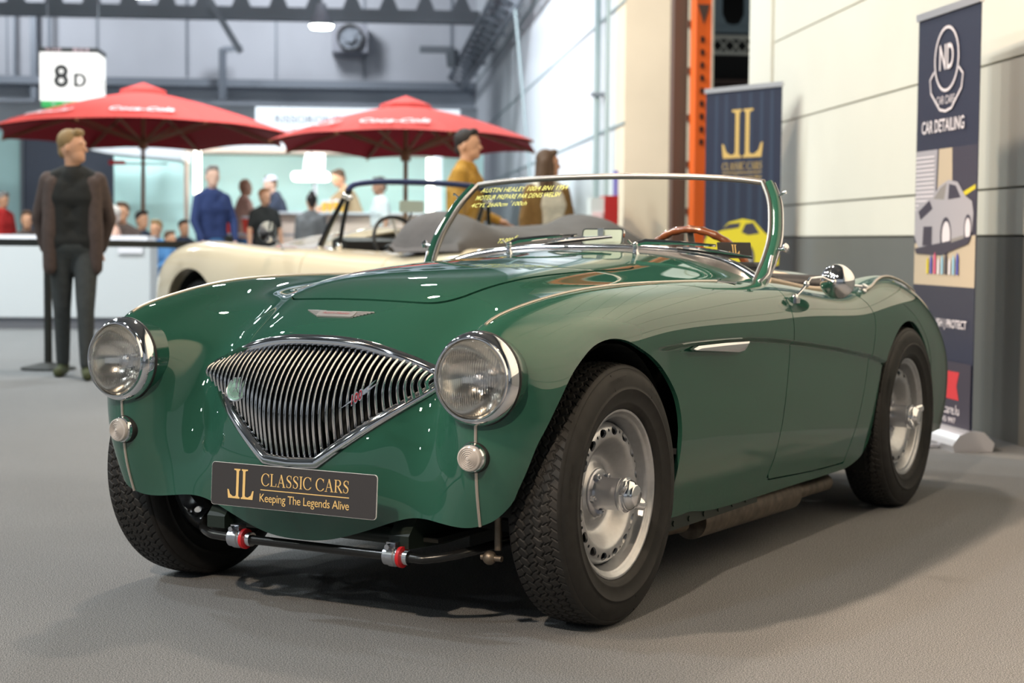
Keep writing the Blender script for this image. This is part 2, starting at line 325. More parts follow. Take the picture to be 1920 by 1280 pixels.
# control stations, nose bottom -> tail; 13 columns, centre line -> sill.  (x, y, z)
def row(y, xz): return [(x, y, z) for x, z in xz]
ST = [
 [(0,-.385,.205),(.10,-.385,.213),(.22,-.375,.25),(.32,-.370,.283),(.40,-.38,.281),(.47,-.388,.276),(.525,-.390,.285),(.575,-.378,.308),(.630,-.32,.34),(.67,-.23,.33),(.69,-.13,.30),(.69,-.05,.26),(.68,0,.22)],
 [(0,-.405,.30),(.10,-.405,.31),(.22,-.392,.335),(.33,-.365,.36),(.41,-.375,.37),(.475,-.405,.365),(.529,-.415,.37),(.602,-.388,.40),(.662,-.32,.43),(.695,-.22,.42),(.70,-.10,.38),(.70,0,.30),(.68,.06,.22)],
 [(0,-.415,.42),(.11,-.412,.42),(.24,-.385,.44),(.348,-.335,.46),(.428,-.380,.47),(.480,-.414,.47),(.531,-.425,.47),(.613,-.393,.50),(.680,-.31,.525),(.708,-.20,.515),(.706,-.07,.44),(.702,.04,.33),(.68,.12,.22)],
 [(0,-.370,.55),(.12,-.364,.55),(.26,-.338,.56),(.36,-.290,.575),(.432,-.383,.585),(.476,-.418,.58),(.533,-.430,.575),(.620,-.385,.59),(.687,-.29,.605),(.711,-.17,.59),(.708,-.03,.49),(.703,.09,.35),(.68,.18,.22)],
 [(0,-.318,.672),(.12,-.310,.672),(.25,-.275,.668),(.355,-.228,.665),(.434,-.360,.672),(.478,-.408,.674),(.533,-.434,.676),(.615,-.378,.680),(.682,-.25,.675),(.710,-.12,.64),(.711,.02,.53),(.703,.15,.37),(.68,.25,.22)],
 [(0,-.258,.733),(.12,-.248,.732),(.24,-.205,.728),(.35,-.140,.712),(.436,-.222,.722),(.484,-.325,.734),(.533,-.395,.749),(.603,-.310,.738),(.670,-.17,.722),(.707,-.05,.67),(.712,.09,.55),(.704,.20,.38),(.68,.31,.22)],
 [(0,-.145,.789),(.12,-.14,.787),(.235,-.115,.779),(.346,-.062,.759),(.436,-.095,.757),(.490,-.135,.769),(.539,-.235,.789),(.608,-.165,.774),(.676,-.07,.742),(.709,.02,.69),(.713,.14,.56),(.704,.25,.38),(.68,.36,.22)],
 [(0,0,.836),(.12,0,.833),(.24,.01,.820),(.35,.03,.792),(.44,.03,.786),(.503,.01,.797),(.556,-.03,.8165),(.620,.02,.800),(.683,.06,.756),(.711,.12,.69),(.713,.22,.56),(.704,.31,.38),(.68,.40,.22)],
 [(0,.25,.868),(.12,.25,.865),(.25,.25,.852),(.35,.25,.824),(.44,.25,.806),(.52,.24,.815),(.575,.23,.831),(.636,.25,.812),(.692,.27,.762),(.713,.30,.69),(.713,.36,.56),(.704,.41,.38),(.68,.47,.22)],
 row(.60,[(0,.889),(.12,.886),(.25,.874),(.355,.850),(.45,.825),(.53,.822),(.595,.834),(.652,.812),(.698,.757),(.715,.685),(.713,.56),(.703,.38),(.678,.205)]),
 row(.92,[(0,.903),(.12,.900),(.25,.888),(.36,.872),(.46,.850),(.54,.832),(.606,.828),(.660,.803),(.700,.750),(.717,.675),(.713,.555),(.702,.37),(.676,.20)]),
 row(1.2,[(0,.914),(.12,.912),(.25,.904),(.36,.887),(.46,.862),(.545,.836),(.612,.820),(.665,.796),(.704,.741),(.718,.66),(.713,.545),(.701,.365),(.675,.198)]),
 row(1.5,[(0,.86),(.12,.855),(.25,.845),(.36,.825),(.46,.80),(.545,.797),(.615,.795),(.670,.772),(.707,.722),(.719,.64),(.713,.53),(.70,.36),(.675,.196)]),
 row(1.78,[(0,.835),(.12,.832),(.25,.822),(.36,.805),(.46,.786),(.545,.787),(.61,.785),(.667,.762),(.705,.712),(.718,.63),(.713,.52),(.70,.355),(.675,.195)]),
 row(2.03,[(0,.853),(.12,.851),(.25,.842),(.36,.825),(.46,.808),(.54,.806),(.600,.812),(.660,.785),(.702,.725),(.717,.635),(.713,.52),(.70,.35),(.675,.20)]),
 row(2.30,[(0,.848),(.12,.845),(.25,.835),(.36,.818),(.455,.804),(.53,.812),(.592,.828),(.650,.797),(.697,.722),(.715,.62),(.711,.51),(.70,.35),(.675,.21)]),
 row(2.56,[(0,.80),(.12,.797),(.25,.787),(.355,.772),(.445,.762),(.515,.765),(.575,.775),(.635,.745),(.685,.67),(.705,.57),(.704,.46),(.695,.34),(.67,.22)]),
 row(2.80,[(0,.715),(.12,.712),(.25,.70),(.345,.688),(.43,.678),(.50,.675),(.558,.675),(.615,.645),(.660,.58),(.680,.50),(.682,.42),(.675,.32),(.655,.22)]),
 [(0,2.96,.60),(.12,2.96,.598),(.24,2.955,.588),(.33,2.95,.578),(.41,2.94,.568),(.47,2.93,.562),(.53,2.925,.556),(.585,2.92,.53),(.63,2.91,.48),(.650,2.90,.43),(.650,2.90,.37),(.645,2.90,.30),(.63,2.90,.22)],
 [(0,3.03,.44),(.12,3.03,.44),(.24,3.02,.435),(.33,3.01,.43),(.41,3.0,.42),(.47,2.99,.415),(.53,2.975,.41),(.58,2.96,.40),(.615,2.95,.38),(.63,2.94,.35),(.63,2.94,.31),(.625,2.94,.26),(.61,2.94,.22)],
 [(0,2.97,.26),(.12,2.97,.26),(.24,2.965,.258),(.33,2.96,.255),(.41,2.95,.25),(.47,2.94,.248),(.52,2.93,.245),(.56,2.93,.24),(.59,2.93,.235),(.60,2.93,.23),(.60,2.93,.225),(.60,2.93,.22),(.60,2.93,.21)],
]
ST = A(ST)
ST[16:, :, 1] += .085*np.interp(np.arange(13), [0,4,6,12], [.9,.9,1,1])
ST[15, :, 1] += .02
NS, NC = ST.shape[:2]
FULL = np.concatenate([(ST*A([-1,1,1]))[:, :0:-1], ST], 1)          # both halves, columns -12..12
def bas(n, t):                                                     # clamped uniform cubic B-spline weights
    t = np.clip(A(t), 0, n-1-1e-9); i = t.astype(int); f = t-i; W = np.zeros((len(t), n+2))
    B = [(1-f)**3/6, (3*f**3-6*f**2+4)/6, (-3*f**3+3*f**2+3*f+1)/6, f**3/6]
    for k in range(4): W[np.arange(len(t)), i+k] += B[k]
    M = W[:, 1:-1].copy(); M[:, 0] += 2*W[:, 0]; M[:, 1] -= W[:, 0]; M[:, -1] += 2*W[:, -1]; M[:, -2] -= W[:, -1]; return M
def surf(P, u, v): return np.einsum('iv,vuc,ju->ijc', bas(P.shape[0], v), P, bas(P.shape[1], u))
CTRL = FULL.copy()
for _ in range(2): CTRL = CTRL+(FULL-surf(CTRL, np.arange(2*NC-1), np.arange(NS)))
UN, VN = 14, 9
us = np.linspace(0, 2*NC-2, (2*NC-2)*UN+1); vs = np.linspace(0, NS-1, (NS-1)*VN+1)
G = surf(CTRL, us, vs)
du = np.gradient(G, axis=1); dv = np.gradient(G, axis=0); NG = np.cross(du, dv); NG /= np.linalg.norm(NG, axis=2)[:, :, None]+1e-12
if NG[VN*9, UN*12, 2] < 0: NG = -NG; FLIP = True
else: FLIP = False
# swage line along the flank: a shallow ledge that fades downwards
_zc = np.interp(G[:, :, 1], [.10,.324,.699,.92,1.134,1.533,1.866,2.028], [.672,.678,.676,.664,.646,.605,.564,.534]); _dz = _zc-G[:, :, 2]
_f = np.where(_dz > 0, np.exp(-np.maximum(_dz, 0)/.13), 0)*np.clip(_dz/.007, 0, 1)*np.clip((G[:, :, 1]-.12)/.12, 0, 1)*(np.abs(G[:, :, 0]) > .6)*np.clip((2.2-G[:, :, 1])/.2, 0, 1)
G = G-NG*(.0130*_f)[:, :, None]
du = np.gradient(G, axis=1); dv = np.gradient(G, axis=0); NG2 = np.cross(du, dv); NG2 /= np.linalg.norm(NG2, axis=2)[:, :, None]+1e-12
NG = -NG2 if FLIP else NG2
def bodyline(col, v0, v1, n=60, off=0.):                           # a line running along one column of the body
    v = np.linspace(v0, v1, n); u = A([NC-1+col]); P = surf(CTRL, u, v)[:, 0]
    e = 1e-3; dU = surf(CTRL, u+e, v)[:, 0]-P; dV = surf(CTRL, u, v+e)[:, 0]-P; N = np.cross(dU, dV); N /= np.linalg.norm(N, axis=1)[:, None]
    if FLIP: N = -N
    return P+N*off, N
def sdf(poly, X, Y):
    P = A(poly); Q = np.roll(P, -1, 0); d = np.full(len(X), 1e9); ins = np.zeros(len(X), bool)
    for (x0, y0), (x1, y1) in zip(P, Q):
        ex, ey = x1-x0, y1-y0; wx, wy = X-x0, Y-y0; t = np.clip((wx*ex+wy*ey)/(ex*ex+ey*ey+1e-15), 0, 1)
        d = np.minimum(d, np.hypot(wx-t*ex, wy-t*ey))
        c = (y0 > Y) != (y1 > Y); xi = x0+(Y-y0)*ex/(ey if abs(ey) > 1e-12 else 1e-12); ins ^= c & (X < xi)
    return np.where(ins, -d, d)
class Skin:
    """polygons with a normal per vertex that can be cut by a signed function of position"""
    def __init__(s, V, N, F): s.V, s.N, s.F = A(V), A(N), F
    def cut(s, g):
        g = np.where(np.abs(g) < 1e-6, 1e-6, g); V, N, F = list(s.V), list(s.N), []; cache = {}; pos = g > 0
        for f in s.F:
            k = [pos[i] for i in f]
            if all(k): F.append(f); continue
            if not any(k): continue
            out = []
            for a in range(len(f)):
                i, j = f[a], f[(a+1) % len(f)]
                if pos[i]: out.append(i)
                if pos[i] != pos[j]:
                    e = (min(i, j), max(i, j))
                    if e not in cache:
                        t = g[e[0]]/(g[e[0]]-g[e[1]]); cache[e] = len(V); V.append(s.V[e[0]]*(1-t)+s.V[e[1]]*t); N.append(s.N[e[0]]*(1-t)+s.N[e[1]]*t)
                    out.append(cache[e])
            if len(out) >= 3: F.append(tuple(out))
        V, N = A(V), A(N); used = sorted({i for f in F for i in f}); m = {i: k for k, i in enumerate(used)}
        return Skin(V[used], N[used], [tuple(m[i] for i in f) for f in F])
    def build(s, name, m, parent, rim=.012, inner=.0):
        V, N, F = list(s.V), list(s.N), list(s.F); cnt = {}
        for f in s.F:
            for a in range(len(f)):
                i, j = f[a], f[(a+1) % len(f)]; cnt[(i, j)] = 1
        for (i, j) in list(cnt):
            if (j, i) in cnt: continue
            Ni, Nj = s.N[i], s.N[j]; q = len(V); e = s.V[j]-s.V[i]; sn = np.cross(e, Ni); L = np.linalg.norm(sn)
            if L < 1e-9: continue
            sn /= L
            V += [s.V[i], s.V[j], s.V[j]-Nj*rim, s.V[i]-Ni*rim]; N += [sn]*4; F.append((q+1, q, q+3, q+2))
        return obj(name, (A(V), F), m, parent, 180, normals=A(N))
def grid_skin(G, N, flip, i0=0, i1=None, j0=0, j1=None):
    n, m = G.shape[:2]; i1 = i1 or n-1; j1 = j1 or m-1; F = []
    for i in range(i0, i1):
        for j in range(j0, j1):
            q = (i*m+j, i*m+j+1, (i+1)*m+j+1, (i+1)*m+j); F.append(q[::-1] if flip else q)
    return Skin(G.reshape(-1, 3), N.reshape(-1, 3), F)
skin = grid_skin(G, NG, FLIP)
def xyz(s): return s.V[:, 0], s.V[:, 1], s.V[:, 2]
# --- grille opening (x, z)
GT = smooth_curve([(0,.690),(.08,.688),(.16,.677),(.24,.655),(.30,.633),(.335,.619),(.350,.607),(.340,.594),(.28,.551),(.20,.493),(.13,.442),(.082,.407),(.068,.402),(0,.398)], 6)
GRL = [tuple(p) for p in GT]+[(-x, z) for x, z in GT[-2:0:-1]]
x, y, z = xyz(skin); g = sdf(GRL, x, z); g = np.where(y > -.1, 1, g); skin = skin.cut(g)
# --- lamp openings
for _s in (1, -1):
    x, y, z = xyz(skin); g = np.hypot(x-_s*.533, z-.628)-.097; skin = skin.cut(np.maximum(g, (y+.385)*3))
# --- wheel arches (y, z)
FA = smooth_curve([(-.3885,.293),(-.378,.318),(-.369,.345),(-.367,.384),(-.354,.467),(-.334,.518),(-.307,.573),(-.268,.629),(-.221,.665),(-.168,.690),(-.115,.704),(-.060,.709),(0,.701),(.065,.679),(.135,.652),(.188,.628),(.246,.589),(.298,.534),(.326,.464),(.328,.406),(.318,.343),(.299,.293),(.27,.235)], 4)
FA = [(-.3905,.05)]+[tuple(p) for p in FA]+[(.25,.05)]
RA = smooth_curve([(1.66,.190),(1.778,.203),(1.868,.224),(1.922,.271),(1.942,.345),(1.962,.42),(1.995,.505),(2.052,.582),(2.13,.637),(2.20,.661),(2.27,.668),(2.345,.656),(2.43,.612),(2.51,.545),(2.565,.49),(2.610,.409),(2.632,.324),(2.635,.25)], 4)
RA = [(1.60,.05)]+[tuple(p) for p in RA]+[(2.63,.05)]
def archf(V, poly, m): return np.maximum(sdf(poly, V[:, 1], V[:, 2]), m-np.abs(V[:, 0]))
skin = skin.cut(archf(skin.V, FA, .545)); skin = skin.cut(archf(skin.V, RA, .595))
# --- cockpit opening (x, y)
CK = rrect(1.18, .79, .15, 7, 0, 1.595)
CK = [(x, y) for x, y in CK]
x, y, z = xyz(skin); skin = skin.cut(np.where(z < .6, 1, sdf(CK, x, y)))
# --- bonnet (x, y)
hb = [(0,-.149),(.10,-.146),(.165,-.137),(.210,-.121),(.238,-.095),(.257,-.06),(.268,-.02),(.276,.05),(.283,.16),(.291,.287),(.314,.535),(.338,.68),(.346,.755),(.332,.795),(.285,.812),(.15,.82),(0,.823)]
HB = smooth_curve(hb, 4); HB = [tuple(p) for p in HB]+[(-a, b) for a, b in HB[-2:0:-1]]
x, y, z = xyz(skin); g = sdf(HB, x, y); g = np.where(z < .7, 1, g); gap = .0022
bonnet = skin.cut(np.where(z < .7, -1, -g-gap)); skin = skin.cut(np.where(z < .7, 1, g-gap))
bonnet.V = bonnet.V+bonnet.N*.0025
# --- doors (y, z), each side
DR = [(1.118,.95),(1.118,.76),(1.108,.653),(1.087,.534),(1.063,.41),(1.031,.31),(.985,.243),(1.10,.238),(1.40,.224),(1.690,.219),(1.762,.328),(1.813,.445),(1.855,.564),(1.886,.66),(1.892,.70),(1.872,.735),(1.84,.765),(1.84,.95)]
DR = [tuple(p) for p in DR]
doors = []
for sgn in (1, -1):
    x, y, z = xyz(skin); side = (x*sgn > .572)
    g = sdf(DR, y, z); 
    d = skin.cut(np.where(side, -g-gap, -1)); doors.append(d)
    skin = skin.cut(np.where(side, g-gap, 1))
skin.build('body_shell', 'green_paint', car)
bonnet.build('bonnet', 'green_paint', car)
for d in doors: d.build('door', 'green_paint', car)
# ------------------------------------------------------------------ finding points on the body
def on_body(i0, i1, t, ok):
    """body point whose coordinates i0, i1 equal t (Newton on the spline surface)"""
    gx = (np.abs(G[:, :, i0]-t[0])+np.abs(G[:, :, i1]-t[1]))+np.where(ok(G), 0, 9); k = np.unravel_index(np.argmin(gx), gx.shape)
    u, v = us[k[1]], vs[k[0]]
    f = lambda u, v: surf(CTRL, A([u]), A([v]))[0, 0]
    for _ in range(6):
        p = f(u, v); pu, pv = (f(u+1e-3, v)-p)/1e-3, (f(u, v+1e-3)-p)/1e-3
        J = A([[pu[i0], pv[i0]], [pu[i1], pv[i1]]]); r = A([t[0]-p[i0], t[1]-p[i1]])
        try: d = np.linalg.solve(J+np.eye(2)*1e-6, r)
        except Exception: break
        d = np.clip(d, -.5, .5); u += d[0]; v += d[1]
    N = np.cross(pu, pv); N /= np.linalg.norm(N); N = -N if FLIP else N
    return p, N
front = lambda G: (G[:, :, 1] < -.05) & (G[:, :, 2] < .8)
top = lambda G: G[:, :, 2] > .7
# ------------------------------------------------------------------ grille
gpts = []
for (gx, gz) in GRL:
    p, n = on_body(0, 2, (gx, gz), front); gpts.append(p+n*.004)
gpts = A(gpts)
obj('grille_surround', tube(gpts, .0140, 12, closed=True, flat=.62, up=(0,-1,.35)), 'chrome', car)
inner = A(gpts); cxm = inner.mean(0); obj('grille_inner_lip', tube(cxm+(inner-cxm)*.955+A((0,.008,0)), .0045, 8, closed=True), 'chrome', car)
GA = A(GRL)
def zrange(x):
    zs = []
    for (x0, z0), (x1, z1) in zip(GA, np.roll(GA, -1, 0)):
        if (x0-x)*(x1-x) <= 0 and abs(x1-x0) > 1e-9: zs.append(z0+(x-x0)/(x1-x0)*(z1-z0))
    return min(zs), max(zs)
bars = []
yfun = lambda x, z: -.412+.38*(z-.405)+.07*x*x
for k in range(-20, 21):
    x = k*.0167
    if abs(x) > .345: continue
    z0, z1 = zrange(x); z0 += .001; z1 -= .003; L = z1-z0; P = []
    for s in np.linspace(0, 1, 22):
        z = z0+L*s; P.append((x, yfun(x, z0)+.014+(yfun(x, z1)+.010-yfun(x, z0))*s**4.0-.020*math.sin(PI*s)*(.3+.7*L/.29), z))
    bars.append(tube(P, .0043, 8, flat=1.7, up=(0,-1,0)))
obj('grille_bars', join(*bars), 'chrome', car, 60)
obj('radiator_screen', prism([(p[0]*1.0, p[1]) for p in GRL], .0, .004, (0, -.245, 0), (1,0,0), (0,.38,1)), 'well_black', car, None)
# enamel club badge and the "100" flash
def disc_badge(c, r, nrm):
    return lathe([(r, -.004), (r, 0), (r*.93, .003), (r*.86, .002), (r*.5, .0035), (0, .004)], 32, c, nrm)
bc = A((-.199, -.375, .564)); bn = A((0,-1,.36))/1.063
bg = obj('club_badge', disc_badge(bc, .031, bn), 'badge_green', car)
rr, uu, dd_ = frame_from(bn, (0,0,1))
ring = tube([bc+bn*.001+.0305*(math.cos(t)*rr+math.sin(t)*uu) for t in np.linspace(0, 2*PI, 33)[:-1]], .0022, 8, closed=True)
relief = []
for k in range(26):
    t = 2*PI*k/26; q = bc+bn*.003+.0205*(math.cos(t)*rr+math.sin(t)*uu); relief.append(bar(q-uu*.0018, q+uu*.0018, .0013))
relief += [tube([bc+bn*.004+rr*x_*.001+uu*y_*.001 for x_, y_ in pts], .0008, 5) for pts in ([(-9,-10),(-2,0),(2,8),(4,13)], [(9,-10),(4,-1),(-4,6)], [(-10,3),(0,5),(9,2)], [(-6,-4),(0,-6),(7,-5)])]
obj('badge_relief', join(ring, *relief), 'chrome_soft', bg)
fx = A((.126,-.02,.066)); fx /= np.linalg.norm(fx); fc = A((.198, -.412, .569)); fn = A((.0,-1,.3)); fn /= np.linalg.norm(fn); fy = np.cross(fn, fx)*1; fy /= np.linalg.norm(fy)
if fy[2] < 0: fy = -fy
fxm = np.cross(fy, fn)*1.; fxm = fx
fl = join(prism([(-.072,-.003),(-.025,.0015),(.068,.013),(.03,.002),(.072,.004),(.02,-.004),(-.025,-.0028)], -.001, .002, fc, fxm, fy))
em = obj('model_flash', fl, 'chrome', car, None)
t100 = text_shape('100', .043, .021, shear=.45, bold=-.012, depth=0); digs = place(t100, fc+fn*.0035-fx*.006, fxm, fy)
obj('flash_numerals', digs, 'red_enamel', em, None)
obj('flash_numeral_edge', place(text_shape('100', .048, .027, shear=.45, bold=.02, depth=0), fc+fn*.0028-fx*.006, fxm, fy), 'chrome', em, None)
# bonnet badge: winged bar with red script
p0, n0 = on_body(0, 2, (0, .752), front); bx = A((1,0,0)); by = np.cross(n0, bx)
if by[2] < 0: by = -by
wing = []
for k in range(7):
    f = k/6; wx = .102-.046*f; yy = .0125-.0042*k
    
    for sx in (-1, 1):
        e_ = [.04+(wx-.04)*q for q in (0, .25, .5, .75, 1)]; pts_ = [(sx*q, yy-.0013) for q in e_]+[(sx*q, yy+.0013) for q in e_[::-1]]
        wing.append(prism(pts_ if sx > 0 else pts_[::-1], .001, .005-.0003*k, p0, bx, by))
mid = prism([(-.052,-.016),(.052,-.016),(.056,-.011),(.056,.010),(-.056,.010),(-.056,-.011)], .001, .0065, p0, bx, by)
nz = np.cross(bx, by); 
if nz@n0 < 0: by = by
def bend(s):   # lay the flat badge onto the nose
    L = (s[0]-p0)@A([bx, by, np.cross(bx, by)]).T; out = []
    for lx, ly, lz in L: q, m = on_body(0, 2, (lx, .752+ly*by[2]), front); out.append(q+m*abs(lz)*.8)
    return A(out), s[1]
bb = obj('bonnet_badge', bend(join(*wing, mid)), 'badge_silver', car, None)
obj('badge_script', bend(place(text_shape('Austin-Healey', .084, .0105, shear=.35, bold=-.006, depth=.0075), p0+by*-.002, bx, by)), 'red_enamel', bb, None)
# ------------------------------------------------------------------ wing beading
for s in (1, -1):
    lo, _ = bodyline(6, 0, 2.62, 50, .0015); hi, _ = bodyline(6, 5.02, 9.55, 90, .0015)
    for P_ in (lo, hi):
        P_ = P_*A([s,1,1]); obj('wing_beading', tube(P_, .0036, 8), 'bead_metal', car)
    e = bodyline(6, 9.55, 9.72, 3, .002)[0]*A([s,1,1]); obj('beading_tip', join(bar(e[0], e[-1]+A((s*.028,.02,-.006)), .008, .004), bar(e[0], e[-1]+A((-s*.022,.02,.004)), .008, .004)), 'chrome', car)
# ------------------------------------------------------------------ lamps
def rib_mat():
    m = mat('ribbed_glass', (1,1,1), .03, 0, .5, trans=1, ior=1.42); nt = m.node_tree; b = nt.nodes['Principled BSDF']
    tc = nt.nodes.new('ShaderNodeTexCoord'); w = nt.nodes.new('ShaderNodeTexWave'); w.wave_type = 'BANDS'; w.bands_direction = 'X'; w.inputs['Scale'].default_value = 50; w.inputs['Distortion'].default_value = 0
    nt.links.new(tc.outputs['Object'], w.inputs['Vector']); bp = nt.nodes.new('ShaderNodeBump'); bp.inputs['Strength'].default_value = .0; bp.inputs['Distance'].default_value = .006
    nt.links.new(w.outputs['Fac'], bp.inputs['Height']); nt.links.new(bp.outputs['Normal'], b.inputs['Normal'])
    tr = nt.nodes.new('ShaderNodeBsdfTransparent'); mx = nt.nodes.new('ShaderNodeMixShader'); mx.inputs[0].default_value = .75
    nt.links.new(tr.outputs[0], mx.inputs[1]); nt.links.new(b.outputs[0], mx.inputs[2]); nt.links.new(mx.outputs[0], nt.nodes['Material Output'].inputs[0]); return m
rib_mat(); mat('reflector', (.96, .93, .87), .11, 1)
def headlamp(s):
    c = A((s*.533, -.421, .628)); ax = A((s*.03, -1, .035)); ax /= np.linalg.norm(ax)
    e = bpy.data.objects.new('headlamp', None); 
    ring = lathe([(.1065,-.006),(.1085,-.002),(.1085,.004),(.106,.015),(.102,.023),(.0985,.027),(.0965,.028),(.0955,.027),(.0955,.031),(.0940,.035),(.0918,.035),(.0905,.032),(.0905,.022)], 72, c, ax)
    hl = obj('headlamp', ring, 'chrome', car, 50)
    obj('headlamp_gasket', lathe([(.105,-.008),(.1100,-.008),(.1100,-.002),(.105,-.002)], 64, c, ax, False), 'black_rubber', hl)
    obj('headlamp_bucket', lathe([(.1045,-.004),(.1035,-.06),(.098,-.13)], 64, c, ax), 'green_paint', hl)
    pr = [(.0895*math.sqrt(1-k/16), .020-.060*(k/16)**.9) for k in range(17)]
    obj('lamp_reflector', lathe([(.0908,.026)]+pr, 64, c, ax), 'reflector', hl)
    obj('lamp_bulb', join(lathe([(.016,-.04),(.016,-.028),(.012,-.02),(.010,-.008),(.0,.0)], 20, c, ax), lathe([(.020,-.014),(.019,-.006),(.012,.002),(0,.004)], 20, c+A((0,0,-.004)), ax)), 'chrome_soft', hl)
    n = 24; prof = [(.0905*math.sin(t), .050+.016*(math.cos(t)-math.cos(1.2))/(1-math.cos(1.2))) for t in [0]]
    R_ = .0908; prof = [(R_*k/n, .029+.0165*(1-(k/n)**2)) for k in range(n+1)]
    # moulded glass: vertical flutes with a plain band, on a fine grid trimmed to the round
    q = np.linspace(-.093, .093, 225); XX, YY = np.meshgrid(q, q); RR = np.hypot(XX, YY)
    fl = .0014*np.cos(2*PI*XX/.0058)*np.clip((.085-RR)/.006, 0, 1)*np.where(YY < -.030, .35, 1)+.0007*np.cos(2*PI*YY/.030)*(np.abs(YY) < .05)
    ZZ = .029+.0165*(1-(RR/R_)**2)+fl; GL = np.stack([XX, YY, ZZ], 2); gx_ = np.gradient(GL, axis=1); gy_ = np.gradient(GL, axis=0); NL = np.cross(gx_, gy_); NL /= np.linalg.norm(NL, axis=2)[:, :, None]
    sl_ = grid_skin(GL, NL, False); sl_ = sl_.cut(R_-np.hypot(sl_.V[:, 0], sl_.V[:, 1])); lens = (sl_.V, sl_.F)
    o = obj('lamp_lens', lens, 'ribbed_glass', hl, 180, normals=sl_.N); r_, u_, d_ = frame_from(ax, (0,0,1))
    M = Matrix(((r_[0],u_[0],d_[0],c[0]),(r_[1],u_[1],d_[1],c[1]),(r_[2],u_[2],d_[2],c[2]),(0,0,0,1)))
    o.matrix_local = M
    return hl
def sidelamp(s):
    p, n = on_body(0, 2, (s*.527, .448), front); ax = A((s*.06,-1,-.02)); ax /= np.linalg.norm(ax); c = p+ax*.002
    b = obj('side_lamp', lathe([(.0345,.004),(.0335,.010),(.0330,.013),(.0312,.0165),(.0298,.0168)], 40, c, ax), 'chrome', car)
    pr = [(.0305,.015),(.0305,.021),(.0285,.026),(.0250,.028),(.0238,.0255),(.0210,.0290),(.0196,.0268),(.0166,.0300),(.0152,.0276),(.0122,.0308),(.0108,.0284),(.0078,.0316),(.0064,.0294),(.003,.0322),(0,.0322)]
    obj('side_lamp_lens', lathe(pr, 40, c, ax), 'side_glass', b, 25)
    obj('side_lamp_gasket', lathe([(.0335,.006),(.0355,.004),(.0365,-.003),(.0385,-.014)], 40, c, ax), 'black_rubber', b)
for s in (1, -1): headlamp(s); sidelamp(s)
# ------------------------------------------------------------------ show plate with the dealer's lettering
pc = A((.067, -.500, .346)); PW, PH = .4885, .1045
pX, pY = A((1, 0, .004)), A((-.004, .06, 1))
pX /= np.linalg.norm(pX); pY -= pX*(pX@pY); pY /= np.linalg.norm(pY)
edge = obj('show_plate', prism(rrect(PW, PH, .009), -.003, 0, pc, pX, pY), 'white_edge', car, None, label='dark grey show plate with gold lettering')
obj('plate_face', prism(rrect(PW-.0016, PH-.0016, .0085), 0, .0006, pc, pX, pY), 'plate_grey', edge, None)
pp = lambda s, x, y: place(s, pc+pX*x+pY*y+np.cross(pX, pY)*.0008, pX, pY)
obj('plate_emblem', pp(jl_logo(.072), -.153, .003), 'gold', edge, None)
obj('plate_title', pp(serif_text('CLASSIC CARS', .256, .030), .037, .0185), 'gold', edge, None)
obj('plate_rule', pp((A([(-.13,-.0011,0),(.13,-.0011,0),(.13,.0011,0),(-.13,.0011,0)]), [(0,1,2,3)]), .037, -.0065), 'gold', edge, None)
obj('plate_motto', pp(text_shape('Keeping The Legends Alive', .262, .026, space=.95), .037, -.0285), 'gold', edge, None)
for x_ in (-.05, .18): obj('plate_bracket', bar((x_,-.497,.325),(x_,-.385,.335),.02,.004), 'black_paint', edge)
# ------------------------------------------------------------------ wheels
def tread_shape():
    prof = []     # (x across, radius): outer face first
    R0 = .324
    NA = 1260; rows = []
    half = [(.0, R0), (.048, R0-.0022), (.058, R0-.005)]
    xs = np.linspace(-.063, .063, 64)
    base = R0-.0055*(np.abs(xs)/.063)**2.6
    V = []; a = np.linspace(0, 2*PI, NA, endpoint=False); pitch = 2*PI/84
    tri = lambda q: 2*np.abs(2*((q % 1)-.5))-1
    for x, r in zip(xs, base):
        depth = np.zeros(NA)
        for k, gx in enumerate((-.044, -.022, 0, .022, .044)):
            off = gx+.0042*tri(a/pitch+.25*k); depth = np.maximum(depth, np.clip(1-(np.abs(x-off)-.0010)/.0012, 0, 1))
        for k, rc in enumerate((-.055, -.033, -.011, .011, .033, .055)):     # short hooked sipes between the grooves
            ph = (a/pitch+.5*k+.12*np.sign(rc)) % 1; line = np.abs(ph-.5-(x-rc)*26*(1 if k % 2 else -1))
            depth = np.maximum(depth, .8*np.clip(1-(line-.035)/.04, 0, 1)*(abs(x-rc) < (.0065 if abs(rc) < .05 else .010)))
        rr = r-.0058*depth
        V.append(np.stack([np.full(NA, x), rr*np.cos(a), rr*np.sin(a)], 1))
    V = A(V); m = len(xs); F = []
    for i in range(m-1):
        for k in range(NA): k2 = (k+1) % NA; F.append((i*NA+k, i*NA+k2, (i+1)*NA+k2, (i+1)*NA+k))
    return V.reshape(-1, 3), F
X1 = (1,0,0)
